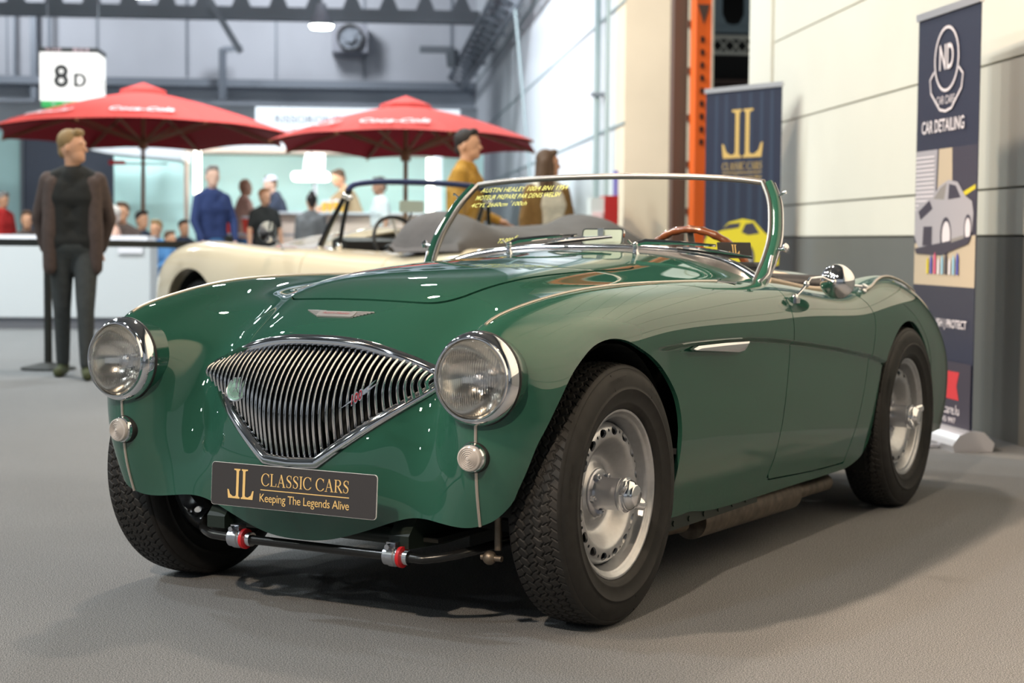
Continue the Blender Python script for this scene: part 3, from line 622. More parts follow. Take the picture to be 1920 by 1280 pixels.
def wheel_parts(e):
    obj('tyre_tread', tread_shape(), 'rubber', e, 180)
    side = [(.3185,.063),(.3165,.066),(.311,.0705),(.3085,.0702),(.3075,.0716),(.300,.0765),(.285,.0815),(.268,.0833),(.262,.0835),(.2605,.0855),(.2585,.0857),(.2565,.0835),(.240,.080),(.2285,.0755),(.2255,.0762),(.2235,.0742),(.217,.0705),(.2125,.066),(.208,.058)]
    o_ = lathe(side, 160, axis=X1); i_ = lathe([(r, -h) for r, h in side], 160, axis=X1)
    marks = []
    for k in range(8):     # moulded ribs and raised lettering of the sidewall
        t = 2*PI*k/8+.2; d = A((0, math.cos(t), math.sin(t))); marks.append(bar(d*.266+A((.0835,0,0)), d*.306+A((.0735,0,0)), .0022, .0012))
    def rim_text(txt, r0, t0, hgt, wd, x0, lean=0):
        s = text_shape(txt, wd, hgt, depth=0.); V = []
        for x, y, z in s[0]: t = t0-x/r0; V.append((x0+(-y)*lean+.0005, (r0+y)*math.sin(t), (r0+y)*math.cos(t)))
        return A(V), s[1]
    for t0, tx in ((0.9, 'TUBELESS'), (2.1, 'RADIAL'), (3.6, 'RADIAL X'), (5.1, 'TUBELESS'), (0.1, '165 R 15')):
        marks.append(rim_text(tx, .288, -t0, .011, .085, .0815, .16))
    obj('tyre_sidewall', join(o_, i_, *marks), 'rubber', e, 60)
    rim = [(.196,.040),(.2085,.0555),(.2100,.0600),(.2090,.0628),(.2055,.0632),(.2020,.0610),(.1985,.0560),(.1950,.0530),(.1905,.0510),(.1885,.047),(.1830,.030),(.1770,.012),(.1735,-.02),(.1735,-.035),(.188,-.045),(.1925,-.058),(.2045,-.060),(.2100,-.064)]
    obj('wheel_rim', lathe(rim, 128, axis=X1), 'wheel_silver', e, 50)
    # pressed disc with its ring of holes
    pr = smooth_curve([(.1760,.018),(.1700,.0290),(.1620,.0360),(.1500,.0385),(.1380,.0365),(.128,.0290),(.115,.0130),(.102,-.003),(.088,-.009),(.074,-.006),(.064,.0020),(.058,.0055),(.030,.0055)], 3)
    NA = 360; V, N, F = [], [], []; tp = np.gradient(pr, axis=0)
    for k in range(NA):
        a = 2*PI*k/NA
        for (r, h), (tr, th) in zip(pr, tp): V.append((h, r*math.cos(a), r*math.sin(a))); nn = A((-tr, th*math.cos(a), th*math.sin(a))); N.append(nn/np.linalg.norm(nn))
    m = len(pr)
    for k in range(NA):
        k2 = (k+1) % NA
        for i in range(m-1): F.append((k*m+i, k2*m+i, k2*m+i+1, k*m+i+1))
    sk = Skin(V, N, F); r = np.hypot(sk.V[:, 1], sk.V[:, 2]); a = np.arctan2(sk.V[:, 2], sk.V[:, 1])
    nh = 16; p = 2*PI/nh; da = (a % p)-p/2; big = np.hypot(da*.155/1.0, (r-.155)/.66)-.0155
    db_ = ((a+p/2) % p)-p/2; small = np.hypot(db_*.157, r-.157)-.0042
    sk = sk.cut(np.minimum(big, small)); sk.build('wheel_disc', 'wheel_silver', e, rim=.006)
    obj('brake_drum', lathe([(.0,-.045),(.14,-.045),(.145,-.05),(.145,-.09),(.0,-.10)], 48, axis=X1), 'well_black', e)
    hub = [(.060,.0055),(.060,.0100),(.057,.0125),(.044,.013),(.0425,.016),(.0395,.020),(.0395,.072),(.033,.076),(0,.076)]
    obj('wheel_hub', lathe(hub, 48, axis=X1), 'hub_steel', e)
    for k in range(5):
        t = 2*PI*k/5+.35; c = A((.012, .048*math.cos(t), .048*math.sin(t))); obj('wheel_nut', join(lathe([(.0092,0),(.0092,.009),(.007,.011),(0,.011)], 6, c, X1), lathe([(.004,.0),(.004,.015),(0,.015)], 10, c, X1)), 'hub_steel', e, 30)
    kn = lathe([(.039,.073),(.0435,.078),(.0435,.086),(.036,.089),(.0385,.092),(.0375,.098),(.0315,.105),(.0275,.110),(.0265,.1125),(.0245,.1135),(0,.1145)], 40, axis=X1)
    ears = []
    for s in (1, -1):
        P = smooth_curve([(.084,s*.026,.006*s),(.093,s*.042,.010*s),(.103,s*.056,.013*s),(.108,s*.067,.014*s)], 4)
        ears.append(tube(P, np.interp(np.linspace(0,1,len(P)), [0,.5,.85,1], [.020,.0165,.0125,.006]), 12, flat=.55, up=(1,0,0)))
    obj('knock_off_spinner', join(kn, *ears), 'chrome', e, 50)
def wheel(e=None, name='wheel', loc=(0,0,0), rot=0, steer=0):
    o = bpy.data.objects.new('wheel', None); COL.objects.link(o); o.empty_display_size = .1; o.parent = car
    o.location = Vector(loc); return o
w0 = wheel(loc=(.6225, 0, .324)); wheel_parts(w0)
WL = [(w0, (.6225, 0, .3235), 0, -.75), (None, (.640, 2.286, .3235), 0, .25), (None, (-.6225, 0, .3235), PI, .5), (None, (-.640, 2.286, .3235), PI, .3)]
for wo, loc, rz, spin in WL:
    if wo is None: wo = copy_tree(w0, car)
    wo.location = Vector(loc); wo.rotation_euler = (Matrix.Rotation(rz, 3, 'Z') @ Matrix.Rotation(spin, 3, 'X')).to_euler()
# dark inner wheel wells, floor pan, chassis legs, sills
for s in (1, -1):
    for cy in (-.03, 2.262):
        V = []; n = 31
        for k in range(n):
            t = PI*1.16-PI*1.32*k/(n-1); yy, zz = cy+.36*math.cos(t), .335+.36*math.sin(t)
            lim = np.interp(yy, [-.35,-.20], [.575,.672]); lo = .45 if cy < 1 else .42
            yy = max(yy, -.335); zz = max(zz, .30) if yy < 0 else zz
            V += [(s*lim, yy, zz), (s*lo, yy, zz)]
        F = [(2*i, 2*i+1, 2*i+3, 2*i+2) for i in range(n-1)]+[tuple(2*i+1 for i in range(n))]
        obj('inner_wing', (A(V), F), 'well_black', car, None)
obj('floor_pan', join(box((0,1.45,.235),(1.26,1.1,.012)), box((0,-.02,.22),(.7,.55,.012)), box((0,.55,.215),(1.2,.5,.012)), box((.30,1.2,.19),(.08,2.4,.07)), box((-.30,1.2,.19),(.08,2.4,.07)), box((0,.35,.28),(.35,.7,.16))), 'well_black', car, None)
for s in (1, -1):
    sill = obj('sill_flange', box((s*.668,.62,.205),(.006,.66,.045)), 'dark_frame', car, None)
    for y_ in (.36,.46,.56,.66,.76,.86): obj('screw', cyl((s*.669,y_,.200),(s*.6745,y_,.200),.008,10), 'dark_frame', sill)
obj('exhaust', join(tube(smooth_curve([(.44,.0,.20),(.50,.25,.175),(.55,.45,.165),(.575,.62,.160)], 6), .030, 14), cyl((.585,.66,.158),(.60,1.38,.150),.052,24), tube([(.60,1.38,.150),(.60,1.42,.148),(.60,1.74,.142)], .027, 16, caps=False),
    *[lathe([(.031,0),(.0335,.004),(.031,.008)], 14, A((.44,0,.20))+(A((.55,.45,.165))-A((.44,0,.20)))*(k/28), (.11,.45,-.035)) for k in range(4, 28)]), 'steel_dirty', car)
# front anti-roll bar with red bushes, brackets and drop link
ab = smooth_curve([(-.50,-.02,.24),(-.44,-.16,.22),(-.37,-.30,.20),(-.31,-.355,.19),(-.24,-.365,.186),(0,-.365,.186),(.30,-.365,.186),(.36,-.355,.187),(.43,-.30,.20),(.49,-.16,.22),(.53,-.02,.235)], 6)
arb = obj('anti_roll_bar', tube(ab, .0115, 14), 'black_paint', car)
for xx in (-.205, .268):
    obj('bar_clamp', join(lathe([(.016,-.022),(.0225,-.020),(.0225,-.008),(.025,-.006),(.025,.010),(.0225,.012),(.0225,.020),(.016,.022)], 24, (xx,-.365,.186), X1), box((xx,-.362,.214),(.026,.03,.014)), cyl((xx,-.375,.212),(xx,-.395,.212),.007,8)), 'hub_steel', arb)
    obj('bar_bush', lathe([(.013,.020),(.0255,.020),(.0255,.029),(.013,.029)], 24, (xx,-.365,.186), X1), 'red_poly', arb)
    obj('bar_collar', lathe([(.012,.029),(.018,.029),(.018,.046),(.012,.046)], 20, (xx,-.365,.186), X1), 'chrome_soft', arb)
obj('drop_link', join(cyl((.520,-.30,.215),(.520,-.30,.30),.009,12), sphere((.512,-.325,.200),.017,12,8), cyl((.49,-.325,.20),(.545,-.325,.20),.007,10)), 'steel_dirty', car)
for s in (1, -1):
    obj('chassis_horn', join(prism([(-.36,.205),(-.36,.235),(-.30,.30),(.10,.33),(.10,.20),(-.2,.195)], -.028, .028, (s*.28,0,0), (0,1,0), (0,0,1))), 'dark_frame', car)
obj('cross_tube', join(cyl((-.30,-.30,.222),(.30,-.30,.222),.020,16), bar((-.28,-.20,.28),(.28,-.20,.28),.05,.09)), 'dark_frame', car)
for s in (1, -1):
    obj('wishbone', join(bar((s*.29,-.16,.26),(s*.56,0,.21),.035,.03), bar((s*.29,.16,.26),(s*.56,0,.21),.035,.03)), 'well_black', car)
    obj('wishbone', bar((s*.33,0,.50),(s*.55,0,.46),.05,.03), 'well_black', car); obj('coil_spring', cyl((s*.40,0,.24),(s*.38,0,.48),.05,16), 'well_black', car)
obj('rear_axle', join(cyl((-.58,2.286,.3235),(.58,2.286,.3235),.035,16), sphere((0,2.286,.3235),.12,16,10)), 'well_black', car)
# ------------------------------------------------------------------ windscreen
scr = lambda x, z, o=0.: A((x, 1.134+.68*(z-.837)-o*.827, z+o*.562))     # o = out of the glass, towards the nose
def glass_mat(name, f=.9, tint=(1,1,1)):
    m = bpy.data.materials.new(name); m.use_nodes = True; nt = m.node_tree; nt.nodes.remove(nt.nodes['Principled BSDF'])
    tr = nt.nodes.new('ShaderNodeBsdfTransparent'); tr.inputs[0].default_value = (*tint, 1); gl = nt.nodes.new('ShaderNodeBsdfGlossy'); gl.inputs['Roughness'].default_value = .01
    fr = nt.nodes.new('ShaderNodeFresnel'); ge = nt.nodes.new('ShaderNodeNewGeometry'); mr = nt.nodes.new('ShaderNodeMapRange'); mr.inputs[3].default_value = 1.45; mr.inputs[4].default_value = 1/1.45; nt.links.new(ge.outputs['Backfacing'], mr.inputs[0]); nt.links.new(mr.outputs[0], fr.inputs[0]); mx = nt.nodes.new('ShaderNodeMixShader')
    nt.links.new(fr.outputs[0], mx.inputs[0]); nt.links.new(tr.outputs[0], mx.inputs[1]); nt.links.new(gl.outputs[0], mx.inputs[2]); nt.links.new(mx.outputs[0], nt.nodes['Material Output'].inputs[0])
    MT[name] = m; return m
glass_mat('screen_glass', tint=(.95,.97,.95)); mat('rail_alu', (.30,.29,.28), .3, .85)
ws = car
postc = smooth_curve([(.538,1.131),(.572,1.08),(.592,1.03),(.609,.96),(.610,.90),(.605,.86),(.597,.815)], 6)
topc = smooth_curve([(-.525,1.131),(-.40,1.145),(-.21,1.154),(0,1.157),(.21,1.154),(.40,1.145),(.525,1.131)], 6)
botc = smooth_curve([(-.585,.836),(-.50,.875),(-.41,.899),(-.26,.917),(-.125,.922),(0,.923),(.125,.922),(.26,.917),(.41,.899),(.50,.875),(.585,.836)], 6)
L3 = lambda c, dx=0., o=0., s=1: A([scr(s*(x+dx), z, o) for x, z in c])
nrm = (0,-.827,.562)
for s in (1, -1):
    w = np.interp(np.linspace(0,1,len(postc)), [0,.4,1], [.0125,.0150,.0175])
    po = obj('side_post', tube(L3(postc, .002, 0, s), w, 10, flat=.75, up=nrm), 'green_paint', ws)
    obj('post_inner_strip', tube(L3(postc, -.0175, .002, s), .0080, 8, flat=1.2, up=nrm), 'rail_alu', po)
    obj('post_outer_strip', tube(L3(postc, .0170, -.008, s), .0060, 8, flat=1.3, up=nrm), 'chrome_soft', po)
    q = scr(s*.629, .925, -.004)
    obj('hood_fastener', join(cyl(q, q+A((s*.024,0,.004)), .006, 12), lathe([(.004,0),(.013,.002),(.015,.008),(.010,.014),(.0,.015)], 16, q+A((s*.016,0,.004)), (s,0,.1))), 'chrome', po)
    q = scr(s*.580, 1.09, -.004); obj('top_stud', tube([q, q+A((s*.012,0,.004)), q+A((s*.020,0,.012)), q+A((s*.027,0,.012))], [.004,.0035,.003,.0055], 10), 'chrome', po)
    base = scr(s*.600, .818); obj('post_foot', join(tube([base+A((-s*.03,-.02,-.004)), base+A((0,-.005,0)), base+A((s*.018,.02,.03)), base+A((s*.020,.045,.085))], [.008,.011,.008,.005], 10), box(base+A((0,0,-.012)), (.045,.05,.018))), 'chrome_soft', po)
tr = obj('top_rail', tube(L3(topc), .0100, 10, up=nrm), 'rail_alu', ws)
bt = obj('bottom_rail', join(tube(L3(botc), .0120, 10, flat=.8, up=nrm), tube(L3(botc, 0, .012)-A((0,0,.010)), .0040, 8, up=nrm)), 'chrome', ws)
# rubber / polished skirt between rail and scuttle
sk = []
for (x, z) in botc:
    p, n = on_body(0, 1, (x*1.02, 1.155), lambda G: (G[:, :, 2] > .75)); sk += [scr(x, z-.004, .004), p+A((0,-.022,-.002))]
n_ = len(botc); obj('scuttle_skirt', (A(sk), [(2*i, 2*i+1, 2*i+3, 2*i+2) for i in range(n_-1)]), 'rail_alu', ws)
ring = [scr(x, z) for x, z in botc]+[scr(x-.012, z) for x, z in postc[::-1]][1:-1]+[scr(x, z) for x, z in topc[::-1]]+[scr(-(x-.012), z) for x, z in postc][1:-1]
V = A(ring); n = len(ring)
gp = obj('glass_pane', (V, [tuple(range(n))]), 'screen_glass', ws, None)
def on_screen(t, x, z, w, h, ang, shear=.3, bold=.003):
    X = A((math.cos(ang), math.sin(ang)*.562, math.sin(ang)*.827)); Y = A((-math.sin(ang), math.cos(ang)*.562, math.cos(ang)*.827)); return place(text_shape(t, w, h, shear=shear, bold=bold), scr(x, z, .002), X, Y)
WL_ = (on_screen('AUSTIN HEALEY 100/4 BN1 1954', -.335, 1.116, .335, .019, .035), on_screen('MOTEUR PREPARE PAR DENIS WELSH', -.350, 1.091, .325, .019, .045), on_screen('4CYL 2660cm  100ch', -.412, 1.063, .215, .017, .045), on_screen('3', -.366, 1.072, .005, .008, 0), on_screen('75.000', -.337, .941, .055, .018, .1), on_screen('€', -.300, .952, .012, .014, .1))
for w_ in WL_: obj('windscreen_writing', w_, 'yellow_ink', gp, None)
# ------------------------------------------------------------------ wipers
def wiper(px, a1, b0, b1):
    p, n = on_body(0, 1, (px, 1.055), top); hd = p+A((0,.0,.030)); w = obj('wiper', join(lathe([(.013,-.004),(.010,.004),(.0085,.012),(.0085,.026),(.0,.028)], 16, p, (0,-.1,1)), sphere(hd, (.010,.012,.008), 12, 8)), 'chrome', car)
    m = A(a1); obj('wiper_arm', join(tube([hd, hd+(m-hd)*.12+A((0,0,.008)), hd+(m-hd)*.55+A((0,0,.006)), m], [.008,.0092,.0066,.0042], 8), cyl(hd+A((-.012,-.004,0)), hd+A((-.024,-.006,.012)), .003, 8)), 'chrome', w)
    b0, b1 = A(b0), A(b1); obj('wiper_blade', join(tube([b0, b0+(b1-b0)*.3+A((0,-.004,.004)), b0+(b1-b0)*.6+A((0,-.003,.003)), b1], [.003,.0075,.0065,.0025], 8, flat=.8)), 'chrome', w)
    obj('blade_rubber', bar(b0+A((0,.004,-.004)), b1+A((0,.004,-.004)), .003, .006), 'black_rubber', w)
o_ = A((0,-.012,.008))
wiper(-.237, A((-.068,1.214,.954))+o_, A((-.167,1.196,.928))+o_, A((.059,1.212,.952))+o_)
wiper(.215, A((.429,1.193,.924))+o_, A((.300,1.185,.918))+o_, A((.557,1.171,.891))+o_)
# ------------------------------------------------------------------ inside: cockpit tub, dash, seats, wheel, mirror
obj('cockpit_tub', join(box((0,1.59,.26),(1.16,.76,.02)), box((.588,1.59,.50),(.012,.78,.46)), box((-.588,1.59,.50),(.012,.78,.46)), box((0,1.985,.50),(1.16,.012,.50)), box((0,1.20,.52),(1.16,.012,.46))), 'black_trim', car, None)
ds = obj('dashboard', join(prism([(1.205,.70),(1.205,.868),(1.235,.882),(1.275,.872),(1.30,.84),(1.30,.70)], -.56, .56, (0,0,0), (0,1,0), (0,0,1))), 'black_trim', car, 30)
obj('instrument', lathe([(.045,0),(.045,.012),(.04,.014),(0,.012)], 24, (.30,1.30,.78), (0,1,0)), 'chrome_soft', ds)
ck = smooth_curve([(.585,1.23),(.590,1.45),(.590,1.75),(.575,1.90),(.48,1.985),(.25,1.992),(0,1.994)], 8); pc_ = []
for x, y in ck: p, n = on_body(0, 1, (x, y), lambda G: G[:, :, 2] > .72); pc_.append(p+n*.004)
pc_ = A(pc_); full = np.concatenate([pc_, (pc_*A([-1,1,1]))[-2::-1]])
obj('cockpit_piping', tube(full, .0085, 8), 'beige_piping', car)
for s in (1, -1):
    st = sphere((s*.28, 1.82, .60), (.22,.075,.245), 28, 18); st[0][:, 1] += (st[0][:, 2]-.6)*.18
    se = obj('seat', join(sphere((s*.28,1.62,.36),(.23,.25,.09),28,14)), 'black_trim', car); obj('seat_backrest', st, 'black_trim', se)
    obj('seat_piping', tube([(s*.28+.205*math.cos(t), 1.79+.04*math.sin(t)+.0, .60+.235*math.sin(t)) for t in np.linspace(0, PI, 30)], .006, 6), 'beige_piping', se)
obj('stowed_hood', join(cyl((.0,1.93,.815),(.56,1.93,.800),.030,16), box((.30,1.955,.79),(.50,.05,.04))), 'black_trim', car)
tn = math.radians(22); Yw = A((0, -math.sin(tn), math.cos(tn))); Xw = A((1,0,0)); cw = A((.240, 1.480, .800)); RW = .198
pts = [cw+RW*(math.cos(t)*Xw+math.sin(t)*Yw) for t in np.linspace(0, 2*PI, 97)[:-1]]
rad = [.0125+.0016*math.cos(t*28) for t in np.linspace(0, 2*PI, 97)[:-1]]
sw = obj('steering_wheel', tube(pts, rad, 12, closed=True), 'wood', car)
Nw = np.cross(Xw, Yw)
for t in (PI/2+.0, PI+.45, -.45):
    e = cw+(RW-.01)*(math.cos(t)*Xw+math.sin(t)*Yw); obj('wheel_spoke', bar(cw, e, .022, .003, up=Nw), 'rail_alu', sw)
obj('wheel_boss', lathe([(.035,-.005),(.035,.008),(.02,.02),(0,.02)], 24, cw, -Nw if Nw[1] > 0 else Nw), 'black_rubber', sw); obj('steering_column', cyl(cw, (.24,1.28,.72), .018, 12), 'black_paint', sw)
mX, mY = A((1,.0,0)), A((0,.25,.97)); mY /= np.linalg.norm(mY); mc = A((.0045, 1.245, .956))
rm = obj('interior_mirror', prism(rrect(.150,.056,.011), -.006, .004, mc, mX, mY), 'chrome', car)
obj('mirror_back', prism(rrect(.140,.047,.008), .004, .006, mc, mX, mY), 'mirror_pale', rm, None); obj('mirror_stalk', join(cyl(mc+A((0,-.006,.0)), mc+A((-.005,.03,-.075)), .004, 10), box(mc+A((-.004,-.008,.014)),(.020,.006,.030))), 'chrome_soft', rm)
# wing mirror on the door
b0, _ = on_body(0, 1, (.692, 1.175), top)
wm = obj('wing_mirror', lathe([(.0,-.026),(.013,-.0255),(.033,-.019),(.047,-.006),(.054,.008),(.055,.017),(.053,.019),(0,.019)], 40, (.752,1.375,.823), (-.10,1,-.0)), 'chrome', car, 60)
obj('mirror_arm', join(cyl(b0-A((0,0,.004)), b0+A((0,0,.012)), .016, 16), sphere(b0+A((0,.002,.014)), .011, 12, 8), tube([b0+A((0,0,.012)), b0+A((.006,.045,.035)), b0+A((.010,.075,.052))], .0042, 8), sphere(b0+A((.010,.072,.052)), .010, 12, 8), tube([b0+A((.010,.072,.052)), b0+A((.014,.095,.070)), b0+A((.035,.14,.073)), (.750,1.352,.823)], .0042, 8), sphere((.751,1.355,.823), .012, 12, 8)), 'chrome', wm)
# side flash
vp = [(.352,.664),(.385,.6705),(.56,.6700),(.733,.6665),(.722,.655),(.700,.6435),(.66,.6405),(.42,.6545),(.365,.6590)]
Vf = []
for y_, z_ in vp:
    p, n = on_body(1, 2, (y_, z_), lambda G: G[:, :, 0] > .6); Vf.append((p, n))
inn_ = A([v for v, n in Vf]); out = A([v+n*.011 for v, n in Vf]); cen = out.mean(0); out2 = cen+(out-cen)*A([1,.93,.45])+A((.004,0,0)); k = len(vp)
for s in (1, -1):
    V = np.concatenate([inn_, out, out2])*A([s,1,1]); F = [(i, (i+1)%k, k+(i+1)%k, k+i) for i in range(k)]+[(k+i, k+(i+1)%k, 2*k+(i+1)%k, 2*k+i) for i in range(k)]+[tuple(range(2*k,3*k))]
    if s < 0: F = [f[::-1] for f in F]
    obj('side_flash', (V, F), 'chrome_soft', car, None)
# hood strap and tie-down on the rear wing
sp = [(.700,1.905,.0),]
P_ = []
for x, y in smooth_curve([(.655,1.93),(.650,2.02),(.635,2.12),(.62,2.24),(.612,2.38),(.61,2.50),(.61,2.66)], 5):
    p, n = on_body(0, 1, (x, y), lambda G: G[:, :, 2] > .6); P_.append(p+n*.004)
obj('wing_beading', tube(P_, .0045, 8), 'bead_metal', car)
p, n = on_body(0, 1, (.652,1.93), lambda G: G[:, :, 2] > .6)
obj('tonneau_clip', join(lathe([(.014,0),(.014,.006),(.008,.012),(.008,.018),(.012,.022),(0,.026)], 14, p, n), tube([p+n*.016, p+A((-.03,-.07,.02)), p+A((-.05,-.11,.012))], .005, 8)), 'chrome_soft', car)
# card leaning against the foot of the windscreen
cX, cY = A((1,.02,0)), A((0,-.30,.95)); cY /= np.linalg.norm(cY)
pcard = A((.468,1.236,.918))
cdo = obj('card', prism(rrect(.112,.052,.003), -.0006, .0006, pcard, cX, cY), 'plate_grey', None, None); tag(cdo, 'small dark card with gold initials behind the windscreen, on the dashboard of the green car', 'card')
obj('card_emblem', place(jl_logo(.030), pcard+np.cross(cX, cY)*.0014+A((0,0,.004)), cX, cY), 'gold', cdo, None)
# ================================================================== things in the hall
def pb(px, a): return a*math.tan(math.atan((px-960)/FPX)+math.atan(280/FPX))                 # lateral hall coordinate at bearing px
def pz(py, a): return CAM[2]+(450-py)/FPX*a          # height at elevation py
mat('canopy_red', (.56,.06,.05), .75); mat('canopy_shade', (.30,.0,.008), .8); mat('umbrella_wood', (.20,.085,.035), .5); mat('white_print', (.80,.72,.74), .6)
mat('sign_white', (.35,.35,.34), .4, emit=(1,1,.97), es=.95); mat('sign_black', (.012,.014,.014), .4); mat('sign_green', (.02,.25,.06), .4, emit=(.03,.35,.08), es=.6); mat('sign_pink', (.8,.6,.65), .4)
mat('lamp_glow', (1,1,1), .4, emit=(.86,1,.92), es=28); mat('tube_glow', (1,1,1), .4, emit=(1,.93,.78), es=5); mat('heat_glow', (1,1,1), .4, emit=(1,.95,.82), es=4)
mat('turquoise', (.56,.84,.84), .6, noise=(.7,.04)); mat('white_board', (.60,.64,.67), .4); mat('counter_lilac', (.80,.80,.86), .4); mat('grey_door', (.10,.115,.16), .6); mat('belt_black', (.012,.014,.012), .6)
mat('beige_front', (.62,.50,.42), .6); mat('bench_grey', (.25,.26,.30), .5); mat('cabinet_red', (.42,.02,.02), .35); mat('beer', (.80,.45,.06), .2); mat('violet_panel', (.22,.20,.60), .5); mat('bucket_red', (.60,.05,.03), .4)
R3 = lambda: RH
# --- parasols
def parasol(a, b, zt, zr, R, rot, label, texts):
    t = thing('parasol', label, 'parasol', H(a, b, 0), 0, 'red parasols of the food stand')
    t.rotation_euler = (Matrix.Rotation(math.radians(-2.8), 3, Vector(DB))).to_euler()
    n = 8; ring = [A((R*math.cos(2*PI*k/n+rot), R*math.sin(2*PI*k/n+rot), zr)) for k in range(n)]; ap = A((0,0,zt))
    V, F = [], []; M = 8
    for k in range(n):
        p, q = ring[k], ring[(k+1) % n]; base = len(V)
        for i in range(M+1):
            for j in range(M+1):
                s = i/M; e = p*(1-j/M)+q*(j/M); x = ap*(1-s)+e*s
                x = x+A((0,0,.05*math.sin(PI*s)))*1.0+A((0,0,.035*math.sin(PI*j/M)*s)); x[:2] *= 1-.035*math.sin(PI*j/M)*s; V.append(x)
        for i in range(M):
            for j in range(M): c = base+i*(M+1)+j; F.append((c, c+M+1, c+M+2, c+1))
    V = A(V); obj('canopy', (V, F), 'canopy_red', t, 50); obj('canopy_underside', (V*A((.985,.985,1))-A((0,0,.012)), [f[::-1] for f in F]), 'canopy_shade', t, 50)  # underside is the same canopy in darker red, its shade put into the colour
    cv = [A((.32*math.cos(2*PI*k/n+rot), .32*math.sin(2*PI*k/n+rot), zt-.02)) for k in range(n)]
    cap = (A([(0,0,zt+.10)]+cv+[c-A((0,0,.06)) for c in cv]), [(0, 1+k, 1+(k+1)%n) for k in range(n)]+[(1+k, 1+n+k, 1+n+(k+1)%n, 1+(k+1)%n) for k in range(n)])
    obj('vent_cap', cap, 'canopy_red', t, 50); obj('pole', cyl((0,0,0), (0,0,zt), .026, 12), 'umbrella_wood', t); obj('pole_base', cyl((0,0,0), (0,0,.07), .26, 20), 'bench_grey', t)
    hubz = zr-.10; obj('hub', cyl((0,0,hubz-.08), (0,0,hubz+.04), .06, 12), 'umbrella_wood', t)
    for k in range(n):
        obj('rib', bar(ap-A((0,0,.05)), ring[k]-A((0,0,.02)), .022, .03), 'umbrella_wood', t); mid = ap*.45+ring[k]*.55-A((0,0,.02)); obj('strut', bar((0,0,hubz), mid, .024, .028), 'umbrella_wood', t)
    for k in texts:
        p, q = ring[k % n], ring[(k+1) % n]; X = q-p; X /= np.linalg.norm(X); mid = (p+q)/2; c = ap*.15+mid*.85+A((0,0,.075)); Y = ap-mid; Y -= X*(Y@X); Y /= np.linalg.norm(Y)
        obj('canopy_lettering', place(text_shape('Coca-Cola', .78, .22, shear=.35, bold=.02, depth=0.), c, X, Y), 'white_print', t, None)
    return t
parasol(23.2, pb(268, 23.2), pz(164, 23.2)-.10, pz(262, 23.2), 2.02, .33, 'red parasol on the left with white script lettering, under the lit hall sign', (4, 5, 3, 6))
parasol(20.4, pb(760, 20.4), pz(181, 20.4)-.10, pz(274, 20.4), 1.64, .10, 'red parasol on the right with white script lettering, above the bar', (4, 5, 3, 6))
# --- hall sign
a = 26.0; x0, x1 = pb(78, a), pb(186, a); z0, z1 = pz(202, a), pz(114, a); dep = .75
t = thing('hall_sign', 'lit white cube sign reading 8D hanging above the left parasol', 'sign', H(a+dep/2, (x0+x1)/2, z0))
def rel(s, o): return s[0]-A(H(a+dep/2, (x0+x1)/2, z0)), s[1]
def hbr(*k): return rel(hb_(*k), 0)
obj('light_box', hbr(x0, x1, a, a+dep, z0, z1), 'sign_white', t, None); obj('top_band', hbr(x0-.01, x1+.01, a-.01, a+dep+.01, z1, z1+.07), 'sign_black', t, None)
obj('exit_band', hbr(x0+.02, x1, a, a+dep, z0-.09, z0), 'sign_green', t, None)
org = A(H(a+dep/2, (x0+x1)/2, z0)); fc_ = lambda x, z, o=.012: A(H(a-o, x, z))-org
xm = (x0+x1)/2
obj('numeral', place(text_shape('8', .22, .345, bold=.035), fc_(pb(118,a), pz(157,a)), DB, (0,0,1)), 'sign_black', t, None); obj('letter', place(join(stroke([(-.065,-.0975),(-.065,.0975)], .052), stroke([(-.09,.080),(.0,.080)], .042), stroke([(-.09,-.080),(.0,-.080)], .042), arc(0,0,.068,.080,90,-90,.042,.052)), fc_(pb(153,a), pz(164,a)), DB, (0,0,1)), 'sign_black', t, None)
obj('numeral', place(text_shape('8', .18, .29), A(H(a+.25, x1+.012, (z0+z1)/2-.02))-org, DA, (0,0,1)), 'sign_black', t, None); obj('letter', place(text_shape('D', .14, .165), A(H(a+.50, x1+.012, (z0+z1)/2-.09))-org, DA, (0,0,1)), 'sign_black', t, None)
obj('band_text', place(text_shape('C10', .22, .05), fc_(xm-.22, z1+.035, .022), DB, (0,0,1)), 'sign_pink', t, None); obj('band_text', place(text_shape('B23', .22, .05), fc_(xm+.18, z1+.035, .022), DB, (0,0,1)), 'sign_pink', t, None); obj('exit_text', place(text_shape('V   EXIT', .42, .055), fc_(xm-.05, z0-.045), DB, (0,0,1)), 'white_board', t, None)
for dx in (.06, .80): obj('suspension_wire', rel(cyl(H(a+.3, x0+dx, z1+.07), H(a+.3, x0+dx, 7.5), .008, 6), 0), 'steel_grey', t)
# --- high bay lamps in view
for (px, py, a) in ((268, 11, 26.), (602, 62, 30.)):
    p = H(a, pb(px, a), pz(py, a)); t = thing('ceiling_lamp', 'glowing round high-bay lamp above the hall sign' if px < 300 else 'glowing round high-bay lamp beside the wall fan', 'lamp', p, 0, 'high-bay lamps over the bar')
    r = 22/FPX*a; obj('diffuser', lathe([(0,0),(r*.85,.0),(r,.05)], 28, (0,0,0)), 'lamp_glow', t); obj('reflector', lathe([(r,.05),(r*1.02,.06),(r*.7,.22),(.10,.30),(.08,.42),(0,.42)], 28), 'bench_grey', t); obj('rod', cyl((0,0,.42), (0,0,7.5-p[2]), .015, 8), 'steel_grey', t)
